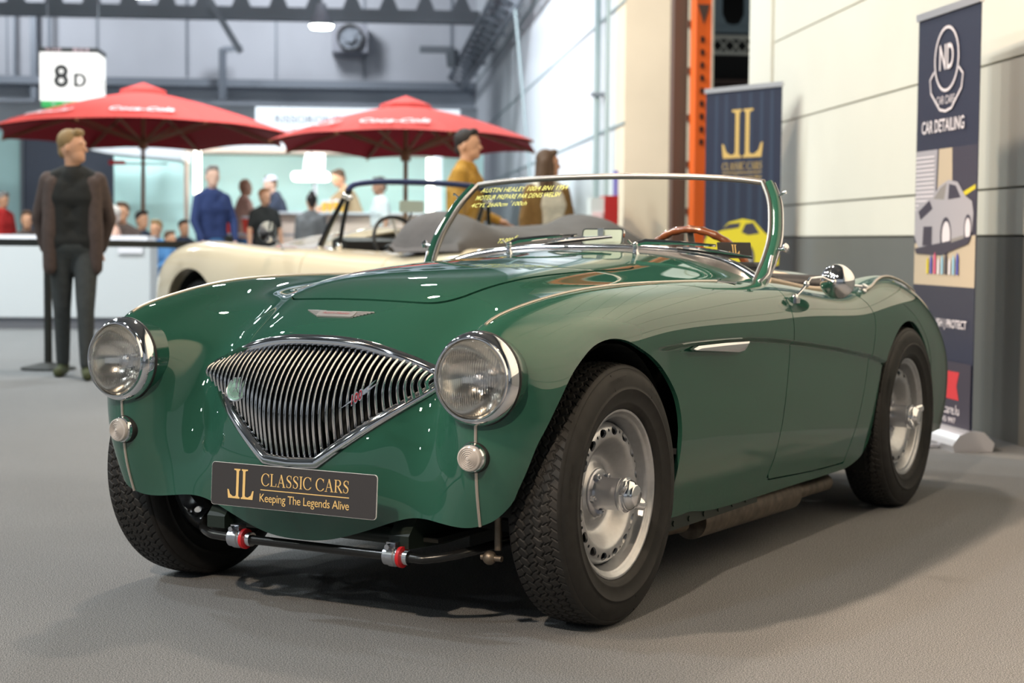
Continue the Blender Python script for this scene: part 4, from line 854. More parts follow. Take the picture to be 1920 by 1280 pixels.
# --- roof steel: cellular girder, wall girder, tie beam
def cellular(name, b0, b1, a, zb, h, pitch):
    n = int((b1-b0)/pitch); S = [hb_(b0, b1, a-.12, a+.12, zb-.12, zb), hb_(b0, b1, a-.12, a+.12, zb+h, zb+h+.06)]
    for k in range(n+1):
        c = b0+k*pitch; r = pitch*.36
        out = [(c-pitch/2, 0)]; 
        P = [(c-(pitch/2-.0), 0), (c+(pitch/2-.0), 0)]
        w0_, w1_ = pitch*.34, pitch*.13
        poly = [(c-pitch/2, 0), (c+pitch/2, 0), (c+pitch/2, h*.15), (c+pitch*.26, h*.15), (c+w1_, h*.38), (c+w1_, h*.62), (c+pitch*.26, h*.85), (c+pitch/2, h*.85), (c+pitch/2, h), (c-pitch/2, h), (c-pitch/2, h*.85), (c-pitch*.26, h*.85), (c-w1_, h*.62), (c-w1_, h*.38), (c-pitch*.26, h*.15), (c-pitch/2, h*.15)]
        S.append(prism(poly, -.02, .02, H(a, 0, zb), DB, (0,0,1)))
    return struct(name, join(*S), 'steel_grey')
cellular('roof_girder', -13.0, 2.5, 34, pz(38, 34), .95, .71); cellular('roof_girder', -13.0, 2.5, 26, pz(38, 26)+.45, .95, .71)
struct('roof_tie', hb_(-24, 2.55, 39.5, 39.8, pz(172, 39.6), pz(158, 39.6)), 'steel_grey')
S = []
for (b, z) in ((2.25, 4.38), (1.95, 4.62), (2.25, 4.95)): S.append(bar(H(18, b, z), H(39.6, b, z), .07, .07))
for k in range(24):
    a = 18+k*.9; S += [bar(H(a, 2.25, 4.38), H(a+.45, 2.25, 4.95), .045), bar(H(a+.45, 2.25, 4.95), H(a+.9, 2.25, 4.38), .045), bar(H(a, 2.25, 4.38), H(a+.45, 1.95, 4.62), .045)]
for k in range(9): a = 18.3+k*2.6; S.append(bar(H(a, 2.25, 4.65), H(a, 2.57, 4.65), .06))
struct('roof_girder_wall', join(*S), 'steel_grey')
struct('roof_strut', join(bar(H(33, pb(395, 33), pz(15, 33)), H(33, pb(452, 33), pz(108, 33)), .12), bar(H(39, pb(418, 39), pz(104, 39)), H(39, pb(455, 39), pz(100, 39)), .12), bar(H(39, pb(418, 39), pz(102, 39)), H(39, pb(418, 39), pz(195, 39)), .12),
   bar(H(33, pb(785, 33), pz(97, 33)), H(33, pb(850, 33), pz(97, 33)), .12), bar(H(33, pb(845, 33), pz(97, 33)), H(33, pb(848, 33), pz(128, 33)), .18)), 'steel_grey')
for px in (30, 62, 95): struct('roof_hanger', hb_(pb(px, 39.7), pb(px+(11 if px == 62 else 4), 39.7), 39.6, 39.8, pz(200 if px == 62 else 165, 39.7), pz(40, 39.7)), 'steel_grey')
# wall fan
a = 39.0; p = H(a, pb(655, a), pz(78, a)); t = thing('wall_fan', 'dark round ventilation fan in a grey housing high on the back wall', 'fan', p)
hw_ = 30/FPX*a; rl = lambda s: (s[0]-A(p), s[1])
obj('housing', rl(hb_(pb(655,a)-hw_*1.1, pb(655,a)+hw_*1.1, a+.05, a+.95, pz(78,a)-hw_*.85, pz(78,a)+hw_*.85)), 'bench_grey', t, None)
obj('fan_ring', lathe([(hw_*.78,0),(hw_*.82,.12),(hw_*.72,.12),(hw_*.70,0)], 32, (0,0,0), -DA), 'sign_black', t); obj('fan_blades', join(*[bar(DB*.05*math.cos(q)+A((0,0,.05*math.sin(q))), DB*hw_*.7*math.cos(q)+A((0,0,hw_*.7*math.sin(q))), .16, .02, up=tuple(DA)) for q in np.linspace(0, 2*PI, 8)[:-1]], lathe([(.12,.1),(.12,.14),(0,.14)], 16, (0,0,0), -DA)), 'steel_grey', t)
# --- pipes on the long wall, red hose cabinet
def pipe(name, pts, r): return struct(name, tube(pts, r, 10), 'pipe_grey')
pipe('wall_pipe', [H(18.5, 2.50, .2), H(18.5, 2.50, 6.9)], .035); pipe('wall_pipe', [H(17.7, 2.50, .2), H(17.7, 2.50, 6.9)], .02); struct('pipe_clamp', hb_(2.44, 2.58, 18.42, 18.58, pz(172,18.5), pz(178,18.5)), 'steel_grey')
pipe('roof_cable', [H(24, pb(962, 24), pz(20, 24)), H(24, pb(972, 24), pz(120, 24)), H(24, pb(992, 24), pz(330, 24)), H(24, pb(994, 24), .01)], .02)
bz = lambda y, a: pz(y, a)
o0 = H(16.6, 2.32, 0); t = thing('hose_cabinet', 'red and white fire hose cabinet standing beside the beige pier', 'cabinet', o0); rl = lambda s: (s[0]-A(o0), s[1])
ca0, ca1 = 18.2, 19.6; cb0 = pb(1107, 18.3); cb1 = pb(1158, 18.3)
obj('red_side', rl(hb_(pb(1132,16.5), pb(1158,16.5), 16.5, 16.85, 0.0, pz(364,16.5))), 'cabinet_red', t, None); obj('white_side', rl(hb_(pb(1107,16.5), pb(1132,16.5), 16.52, 16.85, 0.0, pz(368,16.5))), 'white_board', t, None)
obj('instruction_sheet', rl(hb_(pb(1110,16.5), pb(1129,16.5), 16.505, 16.52, .6, pz(395,16.5))), 'sign_pink', t, None)
s_ = obj('wall_notice', hb_(pb(1149,16.6), pb(1157,16.6), 16.6, 16.65, pz(364,16.5)+.001, pz(317,16.6)), 'violet_panel', None, None); tag(s_, 'narrow violet panel standing on top of the red hose cabinet', 'sign')
# --- gate in the right wall: orange column, annex steel
gb('door_1_post', 1299, 1328, 15.2, 0, 7.5, 'orange_steel', .25); gb('door_1_edge', 1329, 1332, 15.15, 0, 7.5, 'pale_steel', .2)
for k in range(9): gb('door_1_mark', 1308, 1314, 15.18, pz(64+k*24, 15.2)-.05, pz(64+k*24, 15.2), 'sign_black', .012)
struct('door_1_arrow', prism([(-.055,0),(.055,0),(.0,-.17)], -.004, .004, H(15.19, pb(1312,15.2), pz(4,15.2)), DB, (0,0,1)), 'brown_steel')
S = [bar(H(22, 3.4, pz(64,22)), H(22, 6.5, pz(64,22)), .05), bar(H(22, 3.4, pz(94,22)), H(22, 6.5, pz(94,22)), .045)]
for k in range(20): S += [bar(H(22, 3.4+k*.16, pz(94,22)), H(22, 3.56+k*.16, pz(66,22)), .022), bar(H(22, 3.4+k*.16, pz(66,22)), H(22, 3.56+k*.16, pz(94,22)), .022)]
struct('annex_truss', join(*S), 'pale_steel'); struct('annex_ledge', join(hb_(3.3, 7, 23.8, 24, pz(153,23.9), pz(144,23.9)), hb_(3.3, 7, 23.8, 24, pz(165,23.9), pz(156,23.9))), 'brown_steel')
S = [hb_(3.3, 7, 23, 23.3, pz(54,23), pz(46,23))]
for k in range(7): c = 3.9+k*.42; S.append(prism([(c-.21,0),(c+.21,0),(c+.21,.06),(c+.12,.08),(c+.06,.2),(c+.06,.5),(c+.21,.6),(c+.21,1.2),(c-.21,1.2),(c-.21,.6),(c-.06,.5),(c-.06,.2),(c-.12,.08),(c-.21,.06)], -.03, .03, H(23.1, 0, pz(48,23)), DB, (0,0,1)))
struct('annex_girder', join(*S), 'pipe_grey')
# --- food stand: trailer with turquoise inside, awning, tubes, counter
aK = 27.5; t = thing('food_trailer', 'white food stand with turquoise back wall and open awning, behind the parasols', 'stall', H(aK, pb(600, aK), 0)); o0 = A(H(aK, pb(600, aK), 0)); rl = lambda s: (s[0]-o0, s[1])
obj('back_panel', rl(hb_(pb(215,aK), pb(905,aK), aK, aK+.1, 0, pz(285,aK))), 'turquoise', t, None)
obj('fascia', rl(hb_(pb(330,aK-.5), pb(893,aK-.5), aK-1.2, aK-.2, pz(284,aK-1.2), pz(252,aK-1.2))), 'white_board', t, None)
obj('roof_sign', rl(hb_(pb(480,aK), pb(860,aK), aK-.1, aK+.1, pz(262,aK), pz(208,aK))), 'white_board', t, None)
obj('sign_letters', rl(place(text_shape('RISSORONDE', 1.15, .12), H(aK-.12, pb(585,aK), pz(230,aK)), DB, (0,0,1))), 'steel_grey', t, None)
obj('soffit', rl(hb_(pb(330,aK), pb(893,aK), aK-1.2, aK, pz(288,aK-1.2)-.02, pz(285,aK-1.2))), 'beige_front', t, None)
obj('awning', rl(prism([(pb(172,26), pz(292,26)), (pb(350,26), pz(286,26)), (pb(350,26), pz(310,26)), (pb(215,26), pz(300,26))], -.6, .6, H(26, 0, 0), DB, (0,0,1))), 'white_board', t, None)
obj('red_label', rl(hb_(pb(218,25.9), pb(248,25.9), 25.2, 25.25, pz(317,25.2), pz(309,25.2))), 'cabinet_red', t, None); obj('black_rail', rl(hb_(pb(248,25.9), pb(325,25.9), 25.2, 25.25, pz(316,25.2), pz(313,25.2))), 'belt_black', t, None)
for px in (346, 812): obj('corner_post', rl(hb_(pb(px,26), pb(px+(7 if px < 400 else 16),26), 26, 26.15, 0, pz(290,26))), 'beige_front' if px < 400 else 'white_board', t, None)
for px, y0, y1 in ((366, 288, 372), (801, 298, 425)): obj('light_tube', rl(cyl(H(26, pb(px+5,26), pz(y1,26)), H(26, pb(px+5,26), pz(y0,26)), .055, 12)), 'tube_glow', t)
obj('counter_front', rl(hb_(pb(515,25.4), pb(850,25.4), 25.4, 25.9, 0, pz(404,25.4))), 'beige_front', t, None); obj('counter_top', rl(hb_(pb(510,25.4), pb(855,25.4), 25.3, 26.0, pz(404,25.4), pz(400,25.4))), 'white_board', t, None)
for dx in (0, .3, .55): obj('striped_drape', rl(prism([(pb(567,26.5)+dx*.35, pz(330,26.5)), (pb(585,26.5)+dx*.35, pz(330,26.5)), (pb(585,26.5)+dx*.35, pz(290,26.5)), (pb(574,26.5)+dx*.35, pz(290,26.5))], -.02, .02, H(26.5+dx*.1, 0, 0), DB, (0,0,1))), 'sign_pink' if dx == .3 else 'white_board', t, None)
p = H(25.8, pb(583, 25.8), pz(335, 25.8)); l = thing('heat_lamp', 'bright oblong heat lamp hanging over the bar counter', 'lamp', p); obj('shade', prism(rrect(.56,.13,.055), -.16, .16, (0,0,0), DB, (0,0,1)), 'heat_glow', l, None); obj('hanger', cyl((0,0,.06), (0,0,.5), .012, 8), 'steel_grey', l)
for k, (px, hgt) in enumerate(((608, .14), (619, .14), (630, .15), (641, .15))):
    p = H(25.50, pb(px, 25.50), pz(400, 25.4)+.002); gl = thing('beer_glass', 'plastic cup of golden beer in the row on the bar counter', 'glass', p, 0, 'cups of beer on the bar'); obj('cup', lathe([(.026,0),(.036,hgt)], 14), 'beer', gl); obj('foam', lathe([(.034,hgt-.02),(.038,hgt+.02),(.03,hgt+.035),(0,hgt+.035)], 14), 'white_board', gl)
p = H(25.6, pb(590, 25.6), pz(400, 25.4)+.002); tp = thing('beer_tap', 'chrome beer tap column standing on the bar counter', 'tap', p); obj('column', cyl((0,0,0),(0,0,.42),.035,14), 'chrome', tp); obj('tap_arm', tube([A((0,0,.36)), -DA*.10+A((0,0,.38)), -DA*.14+A((0,0,.28))], .015, 8), 'chrome', tp); obj('tap_handle', cyl(A((0,0,.42)), A((0,0,.58)), .012, 8), 'belt_black', tp)
for px in (420, 470):
    p = H(23.6, pb(px, 23.6), 0); bk = thing('bucket', 'red and white tub on the grey table, left of the queue' if px == 420 else 'red and white tub on the grey table, beside the person in pink', 'bucket', H(23.6, pb(px, 23.6), pz(441, 23.6)), 0, 'red tubs on the grey table'); hh = .20; obj('tub', lathe([(0,0),(.09,0),(.12,hh)], 20), 'bucket_red', bk); obj('rim', lathe([(.12,hh),(.125,hh+.03),(.11,hh+.03)], 20), 'white_board', bk)
tb = thing('table', 'long grey table in front of the bar queue', 'table', H(23.5, pb(480, 23.5), 0)); o0 = A(H(23.5, pb(480, 23.5), 0)); rl = lambda s: (s[0]-o0, s[1])
obj('table_top', rl(hb_(pb(415,23.5), pb(575,23.5), 23.2, 24.0, pz(445,23.5), pz(441,23.5))), 'bench_grey', tb, None)
for px in (425, 565):
    for aa in (23.3, 23.9): obj('leg', rl(bar(H(aa, pb(px,23.5), 0), H(aa, pb(px,23.5), pz(445,23.5)), .04)), 'bench_grey', tb, None)
for px in (480, 510): obj('cross_brace', rl(bar(H(23.3, pb(px-10,23.5), .35), H(23.3, pb(px+8,23.5), .95), .03)), 'bench_grey', tb, None)
# wall parts at the far left
struct('wall_left_panel', hb_(pb(-60,33), pb(42,33), 33, 33.1, 0, pz(258,33)), 'turquoise'); struct('door_2', hb_(pb(46,33), pb(215,33), 33, 33.1, 0, pz(262,33)), 'grey_door'); struct('door_2_frame', hb_(pb(40,32.9), pb(46,32.9), 32.9, 33, 0, pz(262,33)), 'steel_grey')
struct('door_3', hb_(pb(215,33), pb(330,33), 33, 33.1, pz(268,33), pz(258,33)+.5), 'grey_door')
struct('wall_partition', hb_(pb(-60,33.2), pb(893,33.2), 33.2, 33.3, 0, pz(204,33.2)), 'back_white')
# --- long white counter with a notice, barrier belts
t = thing('bar_counter', 'long white counter with rounded corner and a pale notice, behind the man in black', 'counter', H(18.0, -3.0, 0)); o0 = A(H(18.0, -3.0, 0)); rl = lambda s: (s[0]-o0, s[1])
xr = pb(282,18); zt = pz(456,18)
obj('front_panel', rl(prism([(-6.5,.12),(xr,.12),(xr,zt-.08),(xr-.02,zt-.02),(xr-.08,zt),(-6.5,zt)], -.02, .02, H(18,0,0), DB, (0,0,1))), 'white_board', t, None)
obj('counter_top', rl(hb_(-6.5, xr-.03, 18.02, 18.8, zt-.0, zt+.05)), 'counter_lilac', t, None); obj('plinth', rl(hb_(-6.5, xr-.05, 18.05, 18.7, 0, .12)), 'bench_grey', t, None); obj('side_panel', rl(hb_(xr-.05, xr-.01, 18.02, 18.75, .0, zt)), 'white_board', t, None)
s_ = obj('notice', hb_(pb(222,17.96), pb(268,17.96), 17.955, 17.965, zt-.13, zt+.02), 'counter_lilac', None, None); tag(s_, 'pale lilac notice hanging on the white counter', 'notice')
def post(a, b, label):
    t = thing('barrier_post', label, 'barrier post', H(a, b, 0), 0, 'retractable belt barrier'); obj('post_base', lathe([(0,0),(.19,0),(.19,.015),(.06,.045),(.03,.05),(0,.05)], 32), 'belt_black', t); obj('pole', cyl((0,0,.03),(0,0,.95),.028,16), 'belt_black', t); obj('belt_head', cyl((0,0,.82),(0,0,.96),.035,16), 'belt_black', t); return t
b1_, b2_, b3_ = pb(90,12.5), pb(-70,12.7), pb(430,13.9)
post(12.5, b1_, 'black barrier post with round base behind the man in black'); post(13.9, b3_, 'black barrier post beyond the cream car')
t = tag(obj('barrier_belt', join(bar(H(12.54,b1_+.045,.90), H(13.87,b3_-.045,.885), .004, .05)), 'belt_black', None, None), 'black belt stretched from the post by the man in black to the cream car', 'belt', 'retractable belt barrier')
t = tag(obj('barrier_belt', join(bar(H(12.7,b2_,.90), H(12.5,b1_-.045,.90), .004, .05)), 'belt_black', None, None), 'black belt running from the post by the man in black out of the left edge', 'belt', 'retractable belt barrier')
# --- roll-up banners
mat('banner_navy', (.024,.029,.058), .42); mat('banner_fold', (.032,.046,.085), .45); mat('banner_gold', (.62,.42,.14), .45); mat('print_white', (.78,.72,.76), .45); mat('alu', (.62,.62,.66), .3, .6); mat('print_tan', (.55,.45,.33), .5); mat('print_silver', (.42,.40,.44), .4); mat('print_dark', (.05,.045,.07), .45); mat('print_yellow', (.72,.58,.03), .4); mat('print_red', (.55,.04,.05), .45); mat('banner_black', (.045,.04,.06), .45); mat('print_shade', (.28,.26,.25), .5); mat('print_blue', (.07,.08,.40), .5); mat('print_pink', (.70,.10,.22), .5); mat('print_sky', (.30,.55,.70), .5)
class Banner:
    def __init__(s, P, Q, z0, z1, label):   # P left foot, Q right foot seen from the front
        s.P, s.Q = A(P), A(Q); s.X = s.Q-s.P; s.w = np.linalg.norm(s.X); s.X /= s.w; s.Y = A((0,0,1)); s.h = z1-z0; s.c = (s.P+s.Q)/2; s.z0 = z0
        s.t = thing('roll_up_banner', label, 'banner', s.c, 0); s.N = np.cross(s.X, s.Y); s.k = 0
        s.part('fabric', rrect(s.w, s.h, .004, 2, 0, s.h/2), 'banner_navy', thick=.004)
    def part(s, name, pts, m, par=None, thick=.0):
        s.k += 1; o = s.N*(.00016*s.k+.0006)+A((0,0,s.z0))
        if thick: q = prism(pts, -thick, 0, o, s.X, s.Y)
        else: q = (A([o+x*s.X+y*s.Y for x, y in pts]), [tuple(range(len(pts)))])
        return obj(name, q, m, par or s.t, None)
    def shape(s, name, sh, x, y, m): s.k += 1; return obj(name, place(sh, s.N*(.00016*s.k+.0006)+A((0,0,s.z0))+x*s.X+y*s.Y, s.X, s.Y), m, s.t, None)
    def frame(s):
        X, N = s.X, s.N; w = s.w
        obj('cassette', prism([(-.09,0),(.09,0),(.10,.03),(.07,.075),(.02,.095),(-.05,.09),(-.10,.04)], -w/2-.03, w/2+.03, (0,0,0), N, s.Y), 'alu', s.t, 40)
        obj('top_rail', prism([(-.012,0),(.012,0),(.012,.035),(-.012,.035)], -w/2-.008, w/2+.008, A((0,0,s.z0+s.h)), N, s.Y), 'alu', s.t, None)
        obj('support_pole', cyl(-N*.05+A((0,0,.05)), -N*.02+A((0,0,s.z0+s.h)), .012, 10), 'alu', s.t)
        for q in (-.3, .3): obj('foot', bar(X*q*w-N*.02+A((0,0,.012)), X*(q*w)+N*.24+A((0,0,.012)), .03, .012), 'alu', s.t, None)
def ell(cx, cy, rx, ry, n=24, a0=0, a1=360): return [(cx+rx*math.cos(math.radians(a0+(a1-a0)*k/n)), cy+ry*math.sin(math.radians(a0+(a1-a0)*k/n))) for k in range(n+(0 if a1-a0 == 360 else 1))]
# dealer banner
B1 = Banner(H(12.72, 2.535), H(12.02, 2.935), .07, 2.04, 'navy roll-up banner with gold initials and a yellow coupe, beside the gate'); w, h = B1.w, B1.h
for k, x in enumerate((-.30,-.19,-.05,.08,.2,.31)): B1.part('curtain_fold', [(x*w*1.2-.02,.75),(x*w*1.2+.03+.01*(k%2),.75),(x*w*1.2+.025,h-.02),(x*w*1.2-.01,h-.02)], 'banner_fold')
B1.part('printed_floor', [(-w/2,.02),(w/2,.02),(w/2,.62),(-w/2,.74)], 'banner_black')
B1.shape('emblem', (jl_logo(.35)[0]*A([1.12,1,1]), jl_logo(.35)[1]), 0, 1.66, 'banner_gold'); B1.shape('title', serif_text('CLASSIC CARS', .42, .055), 0, 1.425, 'banner_gold'); B1.part('rule', [(-.21,1.375),(.21,1.375),(.21,1.380),(-.21,1.380)], 'banner_gold'); B1.shape('motto', text_shape('Keeping The Legends Alive', .42, .038), 0, 1.342, 'banner_gold')
cy = .70; cs = lambda P: [(x, cy+(y-cy)*.82) for x, y in P]; B1.part('printed_car', cs([(-.40,cy),(-.395,cy+.22),(-.36,cy+.28),(-.22,cy+.31),(-.13,cy+.39),(.02,cy+.42),(.14,cy+.40),(.25,cy+.30),(.30,cy+.265),(.40,cy+.25),(.40,cy+.02),(.25,cy-.02)]), 'print_yellow')
B1.part('printed_window', cs([(-.22,cy+.315),(-.13,cy+.375),(.0,cy+.385),(-.02,cy+.34)]), 'print_dark'); B1.part('printed_window', cs([(.01,cy+.30),(.05,cy+.375),(.13,cy+.385),(.20,cy+.29),(.08,cy+.275)]), 'print_dark'); B1.part('printed_wheel', cs(ell(.09,cy+.07,.062,.115)), 'print_dark'); B1.part('printed_rim', cs(ell(.095,cy+.07,.035,.075)), 'print_shade'); B1.part('printed_shadow', cs([(-.38,cy+.10),(-.17,cy+.16),(-.17,cy+.09),(-.38,cy+.03)]), 'print_dark'); B1.frame()
# car care banner
B2 = Banner(H(8.37, 2.725), H(7.62, 2.765), .09, 2.03, 'navy car-detailing banner with printed silver coupe, behind the green car tail'); w, h = B2.w, B2.h
ph0, ph1 = .655, 1.305
B2.part('photo', [(-w/2+.004,ph0),(w/2-.004,ph0),(w/2-.004,ph1),(-w/2+.004,ph1)], 'print_dark'); B2.part('photo_floor', [(-w/2+.004,ph0),(w/2-.004,ph0),(w/2-.004,ph0+.24),(-w/2+.004,ph0+.20)], 'print_tan')
B2.part('photo_wall', [(-w/2+.004,ph0+.30),(-.12,ph0+.30),(-.10,ph1),(-w/2+.004,ph1)], 'print_silver'); B2.part('photo_column', [(-.10,ph0+.30),(.10,ph0+.30),(.08,ph1),(-.08,ph1)], 'print_tan'); B2.part('photo_lamps', [(.20,ph1-.24),(.36,ph1-.20),(.36,ph1-.18),(.20,ph1-.215)], 'print_yellow')
for k in range(14): B2.part('photo_blind', [(-w/2+.01,ph0+.34+k*.021),(-.13,ph0+.34+k*.021),(-.13,ph0+.348+k*.021),(-w/2+.01,ph0+.348+k*.021)], 'print_white')
car_ = [(-.37,.10),(-.36,.28),(-.31,.34),(-.16,.37),(-.06,.46),(.05,.50),(.16,.48),(.25,.38),(.33,.34),(.35,.26),(.34,.13),(.27,.09),(.22,.05),(.05,.05),(-.02,.0),(-.30,-.01)]
B2.part('printed_car', [(x, .17+y*.66+ph0) for x, y in car_], 'print_silver'); B2.part('printed_window', [(x, .17+y*.66+ph0) for x, y in [(-.13,.37),(-.05,.445),(.03,.48),(.0,.36)]], 'print_shade'); B2.part('printed_window', [(x, .17+y*.66+ph0) for x, y in [(.05,.36),(.06,.47),(.14,.455),(.20,.37)]], 'print_dark')
B2.part('printed_wheel', [(x, .17+y*.66+ph0) for x, y in ell(.03,.10,.068,.135)], 'print_dark'); B2.part('printed_rim', [(x, .17+y*.66+ph0) for x, y in ell(.035,.10,.050,.105)], 'print_white'); B2.part('printed_wheel', [(x, .17+y*.66+ph0) for x, y in ell(.29,.15,.045,.10)], 'print_dark'); B2.part('printed_rim', [(x, .17+y*.66+ph0) for x, y in ell(.29,.15,.032,.075)], 'print_white')
B2.part('printed_grille', [(x, .17+y*.66+ph0) for x, y in [(-.26,.03),(-.14,.03),(-.14,.17),(-.25,.17)]], 'print_dark'); B2.part('printed_scoop', [(x, .17+y*.66+ph0) for x, y in [(-.32,.28),(-.18,.36),(-.14,.30),(-.29,.22)]], 'print_dark')
B2.part('printed_shadow', [(-.36,ph0+.175),(.33,ph0+.235),(.30,ph0+.20),(-.02,ph0+.145),(-.34,ph0+.15)], 'print_dark'); B2.part('printed_sill', [(.10,ph0+.205),(.25,ph0+.225),(.25,ph0+.24),(.10,ph0+.222)], 'print_shade')
for k in range(9): x = -.20+k*.046; B2.part('printed_bottle', [(x,ph0+.055),(x+.026,ph0+.055),(x+.026,ph0+.115+.012*(k%3)),(x+.013,ph0+.138+.012*(k%3)),(x,ph0+.115+.012*(k%3))], ('print_yellow','print_blue','print_pink','print_white','print_sky','print_dark','print_white','print_sky','print_blue')[k])
B2.part('lower_field', [(-w/2+.004,.0),(w/2-.004,.0),(w/2-.004,ph0-.35),(-w/2+.004,ph0-.35)], 'banner_black')
ly = h-.215
def ringp(cx, cy, rx, ry, t, m='print_white', nm='emblem_ring'):
    n = 40; V = A([(cx+(rx+q)*math.cos(2*PI*k/n), cy+(ry+q)*math.sin(2*PI*k/n), 0) for q in (0, -t) for k in range(n)]); B2.shape(nm, (V, [(k, (k+1)%n, n+(k+1)%n, n+k) for k in range(n)]), 0, 0, m)
ringp(0, ly, .150, .155, .014)
B2.shape('emblem_shield', stroke([(-.148,ly-.05),(-.20,ly-.085),(-.185,ly-.15),(-.07,ly-.235),(0,ly-.245),(.07,ly-.235),(.185,ly-.15),(.20,ly-.085),(.148,ly-.05)], .013), 0, 0, 'print_white')
B2.shape('emblem_initials', text_shape('ND', .17, .12, bold=.02), 0, ly+.01, 'print_white'); B2.shape('emblem_text', text_shape('CAR CARE', .22, .040), 0, ly-.192, 'print_white')
B2.shape('title', text_shape('CAR DETAILING', .52, .062, bold=.02), -.03, 1.415, 'print_white'); B2.shape('services', text_shape('SEAL | POLISH | PROTECT', .62, .052, bold=.02), 0, .475, 'print_white')
rb = .135; B2.part('ribbon', [(-.30,rb),(.24,rb-.005),(.21,rb+.06),(.24,rb+.125),(-.30,rb+.125)], 'print_red'); B2.shape('ribbon_text', text_shape('SHOP', .26, .075, bold=.02), -.05, rb+.063, 'print_white')
B2.shape('web_address', text_shape('www.nd-carcare.lu', .54, .045), -.02, .083, 'print_white'); B2.shape('phone_number', text_shape('(+352) 691 545 997', .48, .033), -.03, .028, 'print_white'); B2.frame()
# ================================================================== people
def cap(p, q, r0, r1=None, n=14):
    """tapered capsule from p to q"""
    p, q = A(p), A(q); r1 = r0 if r1 is None else r1; L = np.linalg.norm(q-p)
    prof = [(0, -r0)]+[(r0*math.sin(t), -r0*math.cos(t)) for t in (.4,.8,1.2)]+[(r0, 0), (r1, L)]+[(r1*math.cos(t), L+r1*math.sin(t)) for t in (.4,.8,1.2)]+[(0, L+r1)]
    return lathe(prof, n, p, q-p)
def eyeR(yaw, nod=0.):
    c, s = math.cos(yaw), math.sin(yaw); Rz = A([[c,-s,0],[s,c,0],[0,0,1]]); c, s = math.cos(nod), math.sin(nod); Rx = A([[1,0,0],[0,c,-s],[0,s,c]]); return Rz@Rx
def fused(name, parts, m, parent, voxel=.012, smooth=6):
    o = obj(name, join(*parts), m, parent, 180); md = o.modifiers.new('remesh', 'REMESH'); md.mode = 'VOXEL'; md.voxel_size = voxel; md.use_smooth_shade = True
    sm = o.modifiers.new('smooth', 'SMOOTH'); sm.factor = .5; sm.iterations = smooth; return o
SK = {'skin_warm': (.62,.33,.20), 'skin_pale': (.66,.42,.32), 'skin_dark': (.36,.19,.12)}
for k, v in SK.items(): mat(k, v, .5)
PEOPLE = 'people around the bar'
